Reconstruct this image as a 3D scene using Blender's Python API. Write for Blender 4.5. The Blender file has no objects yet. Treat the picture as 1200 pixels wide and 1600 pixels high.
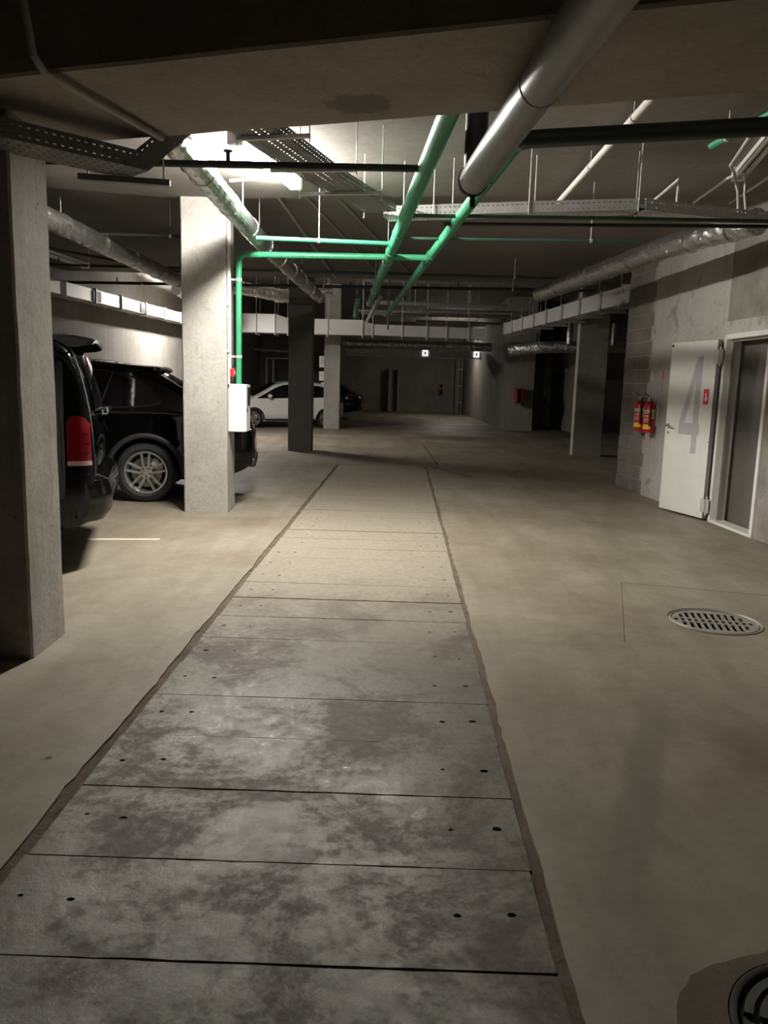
import bpy, bmesh, math, random
import numpy as np
from mathutils import Vector, Matrix, noise

random.seed(7)
S = bpy.context.scene
COL = S.collection
R = math.radians

# ------------------------------------------------------------------ camera, world, exposure
cd = bpy.data.cameras.new('camera')
cam = bpy.data.objects.new('camera', cd)
COL.objects.link(cam)
cd.sensor_fit = 'VERTICAL'
cd.sensor_height = 36.0
cd.lens = 1216.0 * 36.0 / 1600.0
cd.clip_start = 0.05
cd.clip_end = 200
PITCH = math.atan(200 / 1216.0)
ROLL = R(1.55)
fwd = Vector((0, math.cos(PITCH), -math.sin(PITCH)))
r0 = Vector((1, 0, 0))
u0 = r0.cross(fwd)
rt = r0 * math.cos(ROLL) + u0 * math.sin(ROLL)
up = u0 * math.cos(ROLL) - r0 * math.sin(ROLL)
M4 = Matrix((rt, up, -fwd)).transposed().to_4x4()
M4.translation = (0, 0, 1.5)
cam.matrix_world = M4
S.camera = cam

W = bpy.data.worlds.new('world')
S.world = W
W.use_nodes = True
W.node_tree.nodes['Background'].inputs[0].default_value = (0.02, 0.02, 0.02, 1)
W.node_tree.nodes['Background'].inputs[1].default_value = 0.0

S.view_settings.view_transform = 'Standard'
S.view_settings.look = 'None'
S.view_settings.gamma = 1
S.view_settings.use_curve_mapping = False
S.view_settings.exposure = 0.0

LAMP1 = 830.0     # strength of the main fluorescent
LAMP2 = 760.0     # lamp over the left parking bays
LAMP3 = 140.0     # lamp at the far wall
LAMP4 = 30.0

Z_UP, Z_LO, Z_HI = 3.42, 3.50, 4.6

# ------------------------------------------------------------------ materials
ALB = 0.66        # overall reflectance of the mineral surfaces, lowered to cut bounced light
MATS = {}

def nt(name):
    m = bpy.data.materials.new(name)
    m.use_nodes = True
    MATS[name] = m
    t = m.node_tree
    b = t.nodes['Principled BSDF']
    return m, t, b

def simple(name, col, rough=0.5, metal=0.0, spec=0.5, coat=0.0, emit=None, strength=0):
    m, t, b = nt(name)
    b.inputs['Base Color'].default_value = (*col, 1)
    b.inputs['Roughness'].default_value = rough
    b.inputs['Metallic'].default_value = metal
    b.inputs['Specular IOR Level'].default_value = spec
    b.inputs['Coat Weight'].default_value = coat
    b.inputs['Coat Roughness'].default_value = 0.05
    if emit:
        b.inputs['Emission Color'].default_value = (*emit, 1)
        b.inputs['Emission Strength'].default_value = strength
    return m

def node(t, typ, **kw):
    n = t.nodes.new(typ)
    for k, v in kw.items():
        setattr(n, k, v)
    return n

def noise_n(t, co, scale, detail=6, rough=0.6, dist=0.0):
    n = node(t, 'ShaderNodeTexNoise')
    n.inputs['Scale'].default_value = scale
    n.inputs['Detail'].default_value = detail
    n.inputs['Roughness'].default_value = rough
    n.inputs['Distortion'].default_value = dist
    t.links.new(co, n.inputs['Vector'])
    return n.outputs['Fac']

def ramp(t, fac, stops):
    n = node(t, 'ShaderNodeValToRGB')
    e = n.color_ramp.elements
    while len(e) < len(stops):
        e.new(0.5)
    for k, (p, c) in enumerate(stops):
        e[k].position = p
        e[k].color = (*c, 1) if len(c) == 3 else c
    t.links.new(fac, n.inputs['Fac'])
    return n.outputs['Color']

def mixc(t, fac, a, b, mode='MIX'):
    n = node(t, 'ShaderNodeMix', data_type='RGBA', blend_type=mode)
    for sock, v in ((n.inputs['Factor'], fac), (n.inputs[6], a), (n.inputs[7], b)):
        if isinstance(v, (int, float)):
            sock.default_value = v
        elif isinstance(v, tuple):
            sock.default_value = (*v, 1)
        else:
            t.links.new(v, sock)
    return n.outputs[2]

def math_n(t, op, a, b=0.0, c=None, clamp=False):
    n = node(t, 'ShaderNodeMath', operation=op, use_clamp=clamp)
    for k, v in enumerate((a, b) if c is None else (a, b, c)):
        if isinstance(v, (int, float)):
            n.inputs[k].default_value = v
        else:
            t.links.new(v, n.inputs[k])
    return n.outputs[0]

def mapping(t, co, scale=(1, 1, 1), rot=(0, 0, 0), loc=(0, 0, 0)):
    n = node(t, 'ShaderNodeMapping')
    n.inputs['Scale'].default_value = scale
    n.inputs['Rotation'].default_value = rot
    n.inputs['Location'].default_value = loc
    t.links.new(co, n.inputs['Vector'])
    return n.outputs['Vector']

def bump(t, b, h, strength=0.3, dist=0.01):
    n = node(t, 'ShaderNodeBump')
    n.inputs['Strength'].default_value = strength
    n.inputs['Distance'].default_value = dist
    t.links.new(h, n.inputs['Height'])
    t.links.new(n.outputs['Normal'], b.inputs['Normal'])

def concrete(name, c0, c1, scale=1.2, bstr=0.25, rough=0.85, stain=None, stain_lo=0.62, streak=0.0, pits=0.0, world=False, fine=45):
    m, t, b = nt(name)
    c0, c1 = tuple(v * ALB for v in c0), tuple(v * ALB for v in c1)
    stain = tuple(v * ALB for v in stain) if stain else None
    tc = node(t, 'ShaderNodeTexCoord')
    if world:
        g = node(t, 'ShaderNodeNewGeometry')
        co = g.outputs['Position']
    else:
        co = tc.outputs['Object']
    f1 = noise_n(t, co, scale, 8, 0.65)
    col = ramp(t, f1, [(0.3, c0), (0.7, c1)])
    f2 = noise_n(t, co, fine, 4, 0.7)
    col = mixc(t, 0.35, col, ramp(t, f2, [(0.3, (0.55, 0.55, 0.55)), (0.7, (1.2, 1.2, 1.2))]), 'MULTIPLY')
    if stain:
        f3 = noise_n(t, co, scale * 2.3, 5, 0.7, 0.6)
        col = mixc(t, ramp(t, f3, [(stain_lo, (0, 0, 0)), (stain_lo + 0.08, (0.8, 0.8, 0.8))]), col, stain)
    if streak:
        mv = mapping(t, co, (3.0, 3.0, 0.18))
        f4 = noise_n(t, mv, 2.2, 6, 0.7)
        col = mixc(t, streak, col, ramp(t, f4, [(0.3, (0.45, 0.43, 0.42)), (0.68, (1.25, 1.25, 1.25))]), 'MULTIPLY')
    if pits:
        v = node(t, 'ShaderNodeTexVoronoi')
        v.inputs['Scale'].default_value = 14
        t.links.new(co, v.inputs['Vector'])
        pm = ramp(t, v.outputs['Distance'], [(0.06, (1, 1, 1)), (0.16, (0, 0, 0))])
        gate = ramp(t, noise_n(t, co, 2.0, 3), [(0.5, (0, 0, 0)), (0.62, (1, 1, 1))])
        pm = mixc(t, 1.0, pm, gate, 'MULTIPLY')
        pm = mixc(t, pits, (0, 0, 0), pm)
        col = mixc(t, pm, col, (0.04, 0.035, 0.03))
    t.links.new(col, b.inputs['Base Color'])
    b.inputs['Roughness'].default_value = rough
    b.inputs['Specular IOR Level'].default_value = 0.3
    h = math_n(t, 'ADD', math_n(t, 'MULTIPLY', f1, 0.6), math_n(t, 'MULTIPLY', f2, 0.3))
    bump(t, b, h, bstr, 0.02)
    return m

concrete('ceiling_concrete', (0.30, 0.265, 0.235), (0.42, 0.38, 0.345), 0.7, 0.15, stain=(0.24, 0.21, 0.185), stain_lo=0.66, world=True, fine=18)
concrete('beam_concrete', (0.46, 0.405, 0.34), (0.66, 0.585, 0.495), 1.6, 0.2, stain=(0.38, 0.33, 0.275), stain_lo=0.64, fine=30)
def beam_stain():
    m = MATS['beam_concrete']
    t = m.node_tree
    b = t.nodes['Principled BSDF']
    old = b.inputs['Base Color'].links[0].from_socket
    co = node(t, 'ShaderNodeTexCoord').outputs['Object']
    v = node(t, 'ShaderNodeVectorMath', operation='DISTANCE')
    t.links.new(mapping(t, co, (0.70, 0.75, 0.0), (0, 0, 0), (0.125, -0.15, 0)), v.inputs[0])
    d = math_n(t, 'ADD', v.outputs['Value'], math_n(t, 'MULTIPLY', math_n(t, 'SUBTRACT', noise_n(t, co, 6, 7, 0.7), 0.5), 0.26))
    msk = ramp(t, d, [(0.085, (0.7, 0.7, 0.7)), (0.115, (0, 0, 0))])
    t.links.new(mixc(t, msk, old, (0.14, 0.125, 0.105)), b.inputs['Base Color'])
beam_stain()
concrete('wall_concrete', (0.38, 0.355, 0.32), (0.56, 0.525, 0.48), 0.8, 0.2, streak=0.25, world=True, fine=30)
concrete('plaster', (0.58, 0.55, 0.51), (0.84, 0.81, 0.76), 1.0, 0.25, stain=(0.42, 0.385, 0.34), stain_lo=0.58, streak=0.12, fine=30)
concrete('rough_plaster', (0.28, 0.26, 0.23), (0.52, 0.485, 0.44), 3.0, 0.8, stain=(0.50, 0.48, 0.45), stain_lo=0.62, fine=40)
concrete('pillar_concrete', (0.52, 0.50, 0.46), (0.66, 0.64, 0.59), 2.2, 0.3, stain=(0.44, 0.42, 0.38), stain_lo=0.58, pits=0.15, world=True, fine=34)
concrete('old_pillar', (0.62, 0.58, 0.53), (0.95, 0.91, 0.85), 2.0, 0.35, stain=(0.26, 0.23, 0.20), stain_lo=0.66, streak=0.4, pits=0.9, world=True, fine=30)
concrete('shade_concrete', (0.20, 0.185, 0.165), (0.26, 0.24, 0.215), 2.0, 0.2, world=True)  # concrete darkened for shade: unlit pillar, unseen walls held dark against bounce
concrete('block', (0.24, 0.22, 0.195), (0.42, 0.39, 0.35), 2.2, 0.5, world=True, stain=(0.60, 0.57, 0.52), stain_lo=0.66)
concrete('mortar', (0.55, 0.52, 0.47), (0.68, 0.64, 0.59), 4, 0.5)
concrete('patch_mortar', (0.16, 0.125, 0.092), (0.225, 0.18, 0.138), 4, 0.4, world=True)
concrete('dirt', (0.13, 0.10, 0.075), (0.25, 0.20, 0.155), 7, 0.9, rough=1.0)
simple('pit_black', (0.01, 0.01, 0.01), 0.9)

# floor: dusty beige screed with lighter worn zones, tyre streaks with their own shapes
def floor_mat():
    m, t, b = nt('floor_screed')
    g = node(t, 'ShaderNodeNewGeometry')
    co = g.outputs['Position']
    f1 = noise_n(t, co, 0.55, 8, 0.62, 0.4)
    col = ramp(t, f1, [(0.34, (0.196, 0.162, 0.122)), (0.5, (0.252, 0.224, 0.176)), (0.68, (0.31, 0.288, 0.236))])
    mv = mapping(t, co, (2.6, 0.35, 1), (0, 0, R(-20)))
    f2 = noise_n(t, mv, 1.1, 6, 0.65)
    col = mixc(t, 0.75, col, ramp(t, f2, [(0.3, (0.70, 0.66, 0.62)), (0.62, (1.10, 1.10, 1.10))]), 'MULTIPLY')
    f3 = noise_n(t, co, 28, 5, 0.7)
    col = mixc(t, 0.3, col, ramp(t, f3, [(0.3, (0.7, 0.7, 0.7)), (0.7, (1.12, 1.12, 1.12))]), 'MULTIPLY')
    f5 = noise_n(t, co, 5.5, 8, 0.72, 0.5)
    col = mixc(t, 0.55, col, ramp(t, f5, [(0.36, (0.78, 0.75, 0.72)), (0.6, (1.08, 1.08, 1.08))]), 'MULTIPLY')
    sep = node(t, 'ShaderNodeSeparateXYZ')
    t.links.new(co, sep.inputs[0])
    x, y = sep.outputs[0], sep.outputs[1]
    wob = math_n(t, 'MULTIPLY', math_n(t, 'SUBTRACT', noise_n(t, co, 3.5, 4), 0.5), 0.10)
    # tyre streaks: x = a + b*y + c*y^2 within width w, for y in [y0, y1]
    for (a, bb, c, w, y0, y1, amt) in ((-0.10, 0.40, 0.0, 0.10, 1.9, 4.2, 0.38), (0.62, 0.17, 0.006, 0.10, 5.5, 11.0, 0.14),
                                       (1.35, 0.17, 0.006, 0.10, 5.5, 12.0, 0.12), (-0.42, 0.075, 0.004, 0.11, 4.0, 10.0, 0.12),
                                       (-2.0, 0.10, 0.0, 0.14, 2.0, 5.0, 0.12), (1.0, 0.22, 0.0, 0.07, 3.4, 5.0, 0.2)):
        cx = math_n(t, 'ADD', math_n(t, 'MULTIPLY', y, bb), a)
        cx = math_n(t, 'ADD', cx, math_n(t, 'MULTIPLY', math_n(t, 'MULTIPLY', y, y), c))
        d = math_n(t, 'ABSOLUTE', math_n(t, 'SUBTRACT', math_n(t, 'ADD', x, wob), cx))
        inx = math_n(t, 'SUBTRACT', 1.0, math_n(t, 'DIVIDE', d, w), clamp=True)
        inx = math_n(t, 'MULTIPLY', inx, 2.2, clamp=True)
        ya = math_n(t, 'MULTIPLY', math_n(t, 'SUBTRACT', y, y0), 1.4, clamp=True)
        yb = math_n(t, 'MULTIPLY', math_n(t, 'SUBTRACT', y1, y), 1.0, clamp=True)
        msk = math_n(t, 'MULTIPLY', math_n(t, 'MULTIPLY', inx, ya), yb)
        msk = math_n(t, 'MULTIPLY', msk, amt)
        col = mixc(t, msk, col, (0.086, 0.076, 0.063))
    # scattered dark specks
    v = node(t, 'ShaderNodeTexVoronoi')
    v.inputs['Scale'].default_value = 2.6
    t.links.new(co, v.inputs['Vector'])
    gate = ramp(t, noise_n(t, co, 0.9, 2), [(0.52, (0, 0, 0)), (0.6, (1, 1, 1))])
    pm = mixc(t, 1.0, ramp(t, v.outputs['Distance'], [(0.025, (1, 1, 1)), (0.05, (0, 0, 0))]), gate, 'MULTIPLY')
    col = mixc(t, pm, col, (0.046, 0.036, 0.030))
    t.links.new(col, b.inputs['Base Color'])
    rr = ramp(t, f1, [(0.3, (0.62, 0.62, 0.62)), (0.7, (0.5, 0.5, 0.5))])
    t.links.new(rr, b.inputs['Roughness'])
    b.inputs['Specular IOR Level'].default_value = 0.35
    bump(t, b, math_n(t, 'ADD', math_n(t, 'MULTIPLY', f3, 0.25), math_n(t, 'MULTIPLY', f2, 0.4)), 0.18, 0.02)
floor_mat()

def slab_mat():
    m, t, b = nt('slab_concrete')
    g = node(t, 'ShaderNodeNewGeometry')
    co = g.outputs['Position']
    f1 = noise_n(t, co, 1.7, 9, 0.7, 0.5)
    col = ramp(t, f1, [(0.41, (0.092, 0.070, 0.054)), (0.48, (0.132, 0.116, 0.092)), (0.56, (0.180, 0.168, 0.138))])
    f2 = noise_n(t, co, 9, 8, 0.75, 0.3)
    col = mixc(t, 0.45, col, ramp(t, f2, [(0.35, (0.62, 0.58, 0.55)), (0.62, (1.15, 1.15, 1.15))]), 'MULTIPLY')
    f3 = noise_n(t, co, 70, 6, 0.8)
    col = mixc(t, 0.35, col, ramp(t, f3, [(0.3, (0.6, 0.6, 0.6)), (0.7, (1.2, 1.2, 1.2))]), 'MULTIPLY')
    # beyond five metres: dusty beige like the floor, lightened to paint the lamp's pool
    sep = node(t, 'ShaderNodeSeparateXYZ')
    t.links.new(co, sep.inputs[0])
    dust_pool = math_n(t, 'MULTIPLY', math_n(t, 'SUBTRACT', math_n(t, 'ADD', sep.outputs[1], math_n(t, 'MULTIPLY', f1, 2.5)), 5.3), 0.55, clamp=True)
    col = mixc(t, math_n(t, 'MULTIPLY', dust_pool, 0.85), col, (0.305, 0.272, 0.217))
    t.links.new(col, b.inputs['Base Color'])
    f4 = noise_n(t, co, 22, 9, 0.8, 0.4)
    wear = math_n(t, 'ADD', math_n(t, 'MULTIPLY', f1, 0.45), math_n(t, 'ADD', math_n(t, 'MULTIPLY', f2, 0.2), math_n(t, 'MULTIPLY', f4, 0.35)))
    rr = ramp(t, wear, [(0.465, (0.62, 0.62, 0.62)), (0.55, (0.235, 0.235, 0.235))])
    col = mixc(t, 0.5, col, ramp(t, f4, [(0.40, (0.62, 0.60, 0.58)), (0.58, (1.18, 1.18, 1.18))]), 'MULTIPLY')
    t.links.new(col, b.inputs['Base Color'])
    rr = mixc(t, dust_pool, rr, (0.62, 0.62, 0.62))
    t.links.new(rr, b.inputs['Roughness'])
    b.inputs['Specular IOR Level'].default_value = 0.30
    h = math_n(t, 'ADD', math_n(t, 'MULTIPLY', f3, 0.5), math_n(t, 'MULTIPLY', f4, 0.9))
    bump(t, b, h, 0.32, 0.008)
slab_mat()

def foil_mat(name, col, rough=0.27, sc=14.0, st=0.9, metal=0.9):
    m, t, b = nt(name)
    tc = node(t, 'ShaderNodeTexCoord')
    f = noise_n(t, tc.outputs['Object'], sc, 5, 0.65, 0.8)
    b.inputs['Base Color'].default_value = (*col, 1)
    b.inputs['Metallic'].default_value = metal
    b.inputs['Roughness'].default_value = rough
    bump(t, b, f, st, 0.03)
foil_mat('foil', (0.60, 0.595, 0.58), 0.24, 30.0, 0.35, 0.95)
foil_mat('sheet_metal', (0.62, 0.615, 0.60), 0.45, 3.0, 0.08, 0.35)

def painted(name, col, rough, metal=0.0, var=0.12, sc=6.0):
    m, t, b = nt(name)
    tc = node(t, 'ShaderNodeTexCoord')
    f = noise_n(t, tc.outputs['Object'], sc, 6, 0.65)
    lo = tuple(c * (1 - var) for c in col)
    hi = tuple(min(1, c * (1 + var)) for c in col)
    t.links.new(ramp(t, f, [(0.3, lo), (0.7, hi)]), b.inputs['Base Color'])
    b.inputs['Roughness'].default_value = rough
    b.inputs['Metallic'].default_value = metal
    bump(t, b, f, 0.05, 0.01)
painted('green_pipe', (0.040, 0.27, 0.135), 0.42)
painted('dull_green', (0.03, 0.085, 0.055), 0.5)
painted('green_black', (0.010, 0.020, 0.015), 0.5)
painted('grey_pipe', (0.27, 0.265, 0.25), 0.38)
painted('black_pipe', (0.020, 0.020, 0.019), 0.5)
painted('galvanised', (0.58, 0.58, 0.57), 0.45, 0.25, 0.1, 12)
painted('white_plastic', (0.72, 0.72, 0.70), 0.4, 0, 0.03)
painted('conduit_white', (0.62, 0.60, 0.56), 0.5, 0, 0.05)
painted('conduit_grey', (0.38, 0.37, 0.35), 0.5)
painted('door_paint', (0.76, 0.75, 0.71), 0.42, 0, 0.05, 3)
painted('door_edge', (0.30, 0.29, 0.27), 0.45)
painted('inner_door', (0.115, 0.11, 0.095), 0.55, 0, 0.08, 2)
painted('numeral_grey', (0.47, 0.47, 0.49), 0.5, 0, 0.06)
painted('far_door', (0.46, 0.48, 0.42), 0.5)
painted('fire_red', (0.50, 0.008, 0.012), 0.28, 0, 0.06)
painted('alarm_red', (0.75, 0.02, 0.025), 0.4, 0, 0.03)
painted('label_yellow', (0.80, 0.55, 0.03), 0.5, 0, 0.05)
painted('label_olive', (0.50, 0.47, 0.10), 0.5)
painted('label_white', (0.78, 0.76, 0.74), 0.5, 0, 0.03)
painted('iron', (0.10, 0.095, 0.085), 0.55, 0.3, 0.2, 20)
painted('grate_metal', (0.29, 0.27, 0.235), 0.5, 0.2, 0.12, 14)
painted('cable_black', (0.015, 0.015, 0.015), 0.6)
painted('tray_dark', (0.22, 0.22, 0.21), 0.5, 0.3, 0.12, 10)
painted('yellow_line', (0.55, 0.48, 0.34), 0.7, 0, 0.2, 12)
simple('car_black', (0.0025, 0.0025, 0.003), 0.5, 0.0, 0.0, 0.8)
simple('van_black', (0.003, 0.003, 0.003), 0.5, 0.0, 0.0, 0.8)
simple('car_white', (0.86, 0.86, 0.84), 0.3, 0.0, 0.5, 1.0)
simple('car_dark', (0.01, 0.01, 0.011), 0.5, 0.0, 0.0, 0.8)
simple('glass_dark', (0.004, 0.004, 0.005), 0.03, 0.0, 0.6, 0.0)
simple('trim_black', (0.020, 0.020, 0.020), 0.5)
simple('rubber', (0.016, 0.016, 0.0155), 0.7)
simple('alloy', (0.60, 0.59, 0.57), 0.32, 0.85)
simple('alloy_dark', (0.06, 0.06, 0.06), 0.4, 0.8)
simple('chrome', (0.75, 0.75, 0.75), 0.12, 1.0)
simple('brake', (0.35, 0.34, 0.32), 0.4, 0.9)
simple('tail_red', (0.20, 0.004, 0.010), 0.12, 0.0, 0.6, 1.0)
simple('tail_clear', (0.55, 0.38, 0.38), 0.15, 0.0, 0.6, 1.0)
simple('tube1', (0.9, 0.9, 0.88), 0.4, emit=(1.0, 0.955, 0.87), strength=LAMP1)
simple('tube2', (0.9, 0.9, 0.88), 0.4, emit=(1.0, 0.95, 0.87), strength=LAMP2)
simple('tube3', (0.9, 0.9, 0.88), 0.4, emit=(1.0, 0.94, 0.82), strength=LAMP3)
simple('tube4', (0.9, 0.9, 0.88), 0.4, emit=(1.0, 0.94, 0.84), strength=LAMP4)
simple('tube_off', (0.75, 0.74, 0.70), 0.35)
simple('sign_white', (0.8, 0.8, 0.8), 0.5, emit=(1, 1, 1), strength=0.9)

# ------------------------------------------------------------------ geometry helpers
class MB:
    """collects shapes; build() links them as ONE mesh object"""
    def __init__(s):
        s.v, s.f = [], []

    def add(s, vs, fs):
        o = len(s.v)
        s.v += [tuple(v) for v in vs]
        s.f += [tuple(i + o for i in f) for f in fs]
        return s

    def box(s, x0, x1, y0, y1, z0, z1):
        vs = [(x, y, z) for z in (z0, z1) for y in (y0, y1) for x in (x0, x1)]
        return s.add(vs, [(0, 2, 3, 1), (4, 5, 7, 6), (0, 1, 5, 4), (2, 6, 7, 3), (0, 4, 6, 2), (1, 3, 7, 5)])

    def bbox(s, x0, x1, y0, y1, z0, z1, b=0.01):
        """box with bevelled edges"""
        bm = bmesh.new()
        bmesh.ops.create_cube(bm, size=1)
        for v in bm.verts:
            v.co = Vector(((x0 + x1) / 2 + v.co.x * (x1 - x0), (y0 + y1) / 2 + v.co.y * (y1 - y0), (z0 + z1) / 2 + v.co.z * (z1 - z0)))
        bmesh.ops.bevel(bm, geom=bm.edges[:], offset=b, segments=2, affect='EDGES', profile=0.5)
        s.addbm(bm)
        return s

    def addbm(s, bm):
        bm.verts.index_update()
        s.add([v.co[:] for v in bm.verts], [tuple(v.index for v in f.verts) for f in bm.faces])
        bm.free()
        return s

    def prism(s, poly, h0, h1, axis='z'):
        """extrude a 2D polygon; axis z: (x,y)->z, y: (x,z)->y, x: (y,z)->x"""
        n = len(poly)
        def P(p, h):
            return (p[0], p[1], h) if axis == 'z' else ((p[0], h, p[1]) if axis == 'y' else (h, p[0], p[1]))
        vs = [P(p, h0) for p in poly] + [P(p, h1) for p in poly]
        fs = [tuple(range(n))[::-1], tuple(range(n, 2 * n))] + [(i, (i + 1) % n, n + (i + 1) % n, n + i) for i in range(n)]
        return s.add(vs, fs)

    def tube(s, pts, r, seg=12, caps=True):
        pts = [Vector(p) for p in pts]
        rings = []
        nrm = None
        for i, p in enumerate(pts):
            if i == 0: d = pts[1] - pts[0]
            elif i == len(pts) - 1: d = pts[-1] - pts[-2]
            else: d = (pts[i + 1] - p).normalized() + (p - pts[i - 1]).normalized()
            d.normalize()
            if nrm is None:
                nrm = d.orthogonal().normalized()
            else:
                nrm = (nrm - d * nrm.dot(d)).normalized()
            bi = d.cross(nrm)
            rr = r[i] if isinstance(r, (list, tuple)) else r
            rings.append([p + (nrm * math.cos(2 * math.pi * k / seg) + bi * math.sin(2 * math.pi * k / seg)) * rr for k in range(seg)])
        vs = [v for ring in rings for v in ring]
        fs = []
        for i in range(len(pts) - 1):
            for k in range(seg):
                k2 = (k + 1) % seg
                fs.append((i * seg + k, i * seg + k2, (i + 1) * seg + k2, (i + 1) * seg + k))
        if caps:
            fs.append(tuple(range(seg))[::-1])
            fs.append(tuple(range((len(pts) - 1) * seg, len(pts) * seg)))
        return s.add(vs, fs)

    def lathe(s, prof, seg=24, axis='z', c=(0, 0, 0)):
        """prof: (r, h) pairs revolved round an axis through c"""
        vs, fs = [], []
        n = len(prof)
        for k in range(seg):
            a = 2 * math.pi * k / seg
            for r, h in prof:
                x, y = r * math.cos(a), r * math.sin(a)
                p = (x, y, h) if axis == 'z' else ((x, h, y) if axis == 'y' else (h, x, y))
                vs.append((p[0] + c[0], p[1] + c[1], p[2] + c[2]))
        for k in range(seg):
            k2 = (k + 1) % seg
            for i in range(n - 1):
                fs.append((k * n + i, k2 * n + i, k2 * n + i + 1, k * n + i + 1))
        return s.add(vs, fs)

    def bar(s, a, b, w, h, upv=(0, 0, 1)):
        """rectangular bar from a to b"""
        a, b = Vector(a), Vector(b)
        d = (b - a).normalized()
        sd = d.cross(Vector(upv)).normalized()
        u = sd.cross(d)
        vs = [p + sd * sx * w / 2 + u * sz * h / 2 for p in (a, b) for sx, sz in ((-1, -1), (1, -1), (1, 1), (-1, 1))]
        return s.add(vs, [(0, 1, 2, 3)[::-1], (4, 5, 6, 7), (0, 1, 5, 4), (1, 2, 6, 5), (2, 3, 7, 6), (3, 0, 4, 7)])

    def perf(s, o, ux, uy, L, H, nrow, pitch, hl, hh):
        """perforated sheet: o + i*ux + j*uy with a slot in each cell"""
        o, ux, uy = Vector(o), Vector(ux).normalized(), Vector(uy).normalized()
        n = max(1, int(round(L / pitch)))
        p = L / n
        q = H / nrow
        for i in range(n):
            for j in range(nrow):
                x0, y0 = i * p, j * q
                cx, cy = x0 + p / 2, y0 + q / 2
                out = [(x0, y0), (x0 + p, y0), (x0 + p, y0 + q), (x0, y0 + q)]
                inn = [(cx - hl / 2, cy - hh / 2), (cx + hl / 2, cy - hh / 2), (cx + hl / 2, cy + hh / 2), (cx - hl / 2, cy + hh / 2)]
                vs = [o + ux * a + uy * b for a, b in out + inn]
                s.add(vs, [(k, (k + 1) % 4, 4 + (k + 1) % 4, 4 + k) for k in range(4)])
        return s

    def xf(s, M):
        s.v = [tuple(M @ Vector(v)) for v in s.v]
        return s

    def build(s, name, mat, parent=None, smooth=False, world=False, origin=None):
        if world and parent is not None:
            Mi = parent_matrix(parent).inverted()
            vs = [tuple(Mi @ Vector(v)) for v in s.v]
        else:
            vs = s.v
        o_loc = Vector((0, 0, 0))
        if parent is None:
            a = np.array(vs)
            if origin is None:
                o_loc = Vector(((a[:, 0].min() + a[:, 0].max()) / 2, (a[:, 1].min() + a[:, 1].max()) / 2, a[:, 2].min()))
            else:
                o_loc = Vector(origin)
            vs = [tuple(Vector(v) - o_loc) for v in vs]
        me = bpy.data.meshes.new(name)
        me.from_pydata(vs, [], s.f)
        bm = bmesh.new()
        bm.from_mesh(me)
        bmesh.ops.recalc_face_normals(bm, faces=bm.faces[:])
        bm.to_mesh(me)
        bm.free()
        me.materials.append(MATS[mat])
        if smooth:
            for p in me.polygons: p.use_smooth = True
            if smooth == 'auto':
                me.set_sharp_from_angle(angle=R(35))
        ob = bpy.data.objects.new(name, me)
        COL.objects.link(ob)
        ob.location = o_loc
        if parent: ob.parent = parent
        return ob

def parent_matrix(o):
    M = Matrix.Translation(o.location) @ o.rotation_euler.to_matrix().to_4x4()
    return parent_matrix(o.parent) @ M if o.parent else M

def tag(o, label, cat, group=None):
    o['label'] = label
    o['category'] = cat
    if group: o['group'] = group
    return o

def struct(o):
    o['kind'] = 'structure'
    return o

def thing(name, label, cat, loc=(0, 0, 0), rotz=0, group=None):
    o = bpy.data.objects.new(name, None)
    COL.objects.link(o)
    o.empty_display_size = 0.2
    o.location = loc
    o.rotation_euler = (0, 0, rotz)
    return tag(o, label, cat, group)

def copy_tree(o, parent=None, loc=None, rotz=None):
    c = o.copy()
    COL.objects.link(c)
    c.parent = parent
    if loc is not None: c.location = loc
    if rotz is not None: c.rotation_euler = (0, 0, rotz)
    for ch in list(o.children):
        copy_tree(ch, c)
    return c

def elbow(a, b, c, r, n=6):
    """points replacing corner b between a and c with an arc of radius about r"""
    a, b, c = Vector(a), Vector(b), Vector(c)
    p, q = b + (a - b).normalized() * r, b + (c - b).normalized() * r
    out = []
    for i in range(n + 1):
        t = i / n
        out.append(p.lerp(b, t).lerp(b.lerp(q, t), t))
    return out

def fill_poly(outer, holes, z):
    """flat polygon with holes -> (verts, faces)"""
    bm = bmesh.new()
    es = []
    for loop in [outer] + holes:
        vs = [bm.verts.new((p[0], p[1], z)) for p in loop]
        for i in range(len(vs)):
            es.append(bm.edges.new((vs[i], vs[(i + 1) % len(vs)])))
    bmesh.ops.triangle_fill(bm, use_beauty=True, use_dissolve=False, edges=es, normal=(0, 0, 1))
    bm.verts.index_update()
    r = [v.co[:] for v in bm.verts], [tuple(v.index for v in f.verts) for f in bm.faces]
    bm.free()
    return r

def circle(cx, cy, r, n=32):
    return [(cx + r * math.cos(2 * math.pi * k / n), cy + r * math.sin(2 * math.pi * k / n)) for k in range(n)]

def curtain(mb, loop, z0, z1):
    n = len(loop)
    mb.add([(p[0], p[1], z0) for p in loop] + [(p[0], p[1], z1) for p in loop],
           [(i, (i + 1) % n, n + (i + 1) % n, n + i) for i in range(n)])

# ------------------------------------------------------------------ floor
SL = 0.0205                         # the slab strip runs slightly right of straight ahead
SX0, SX1, SY0, SY1 = -1.165, 0.462, -2.95, 14.362
def strip_pt(x, y): return (x + SL * y, y)
def wob(i, s, a): return a * noise.noise(Vector((i * 0.37, s, 3.1)))

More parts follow.
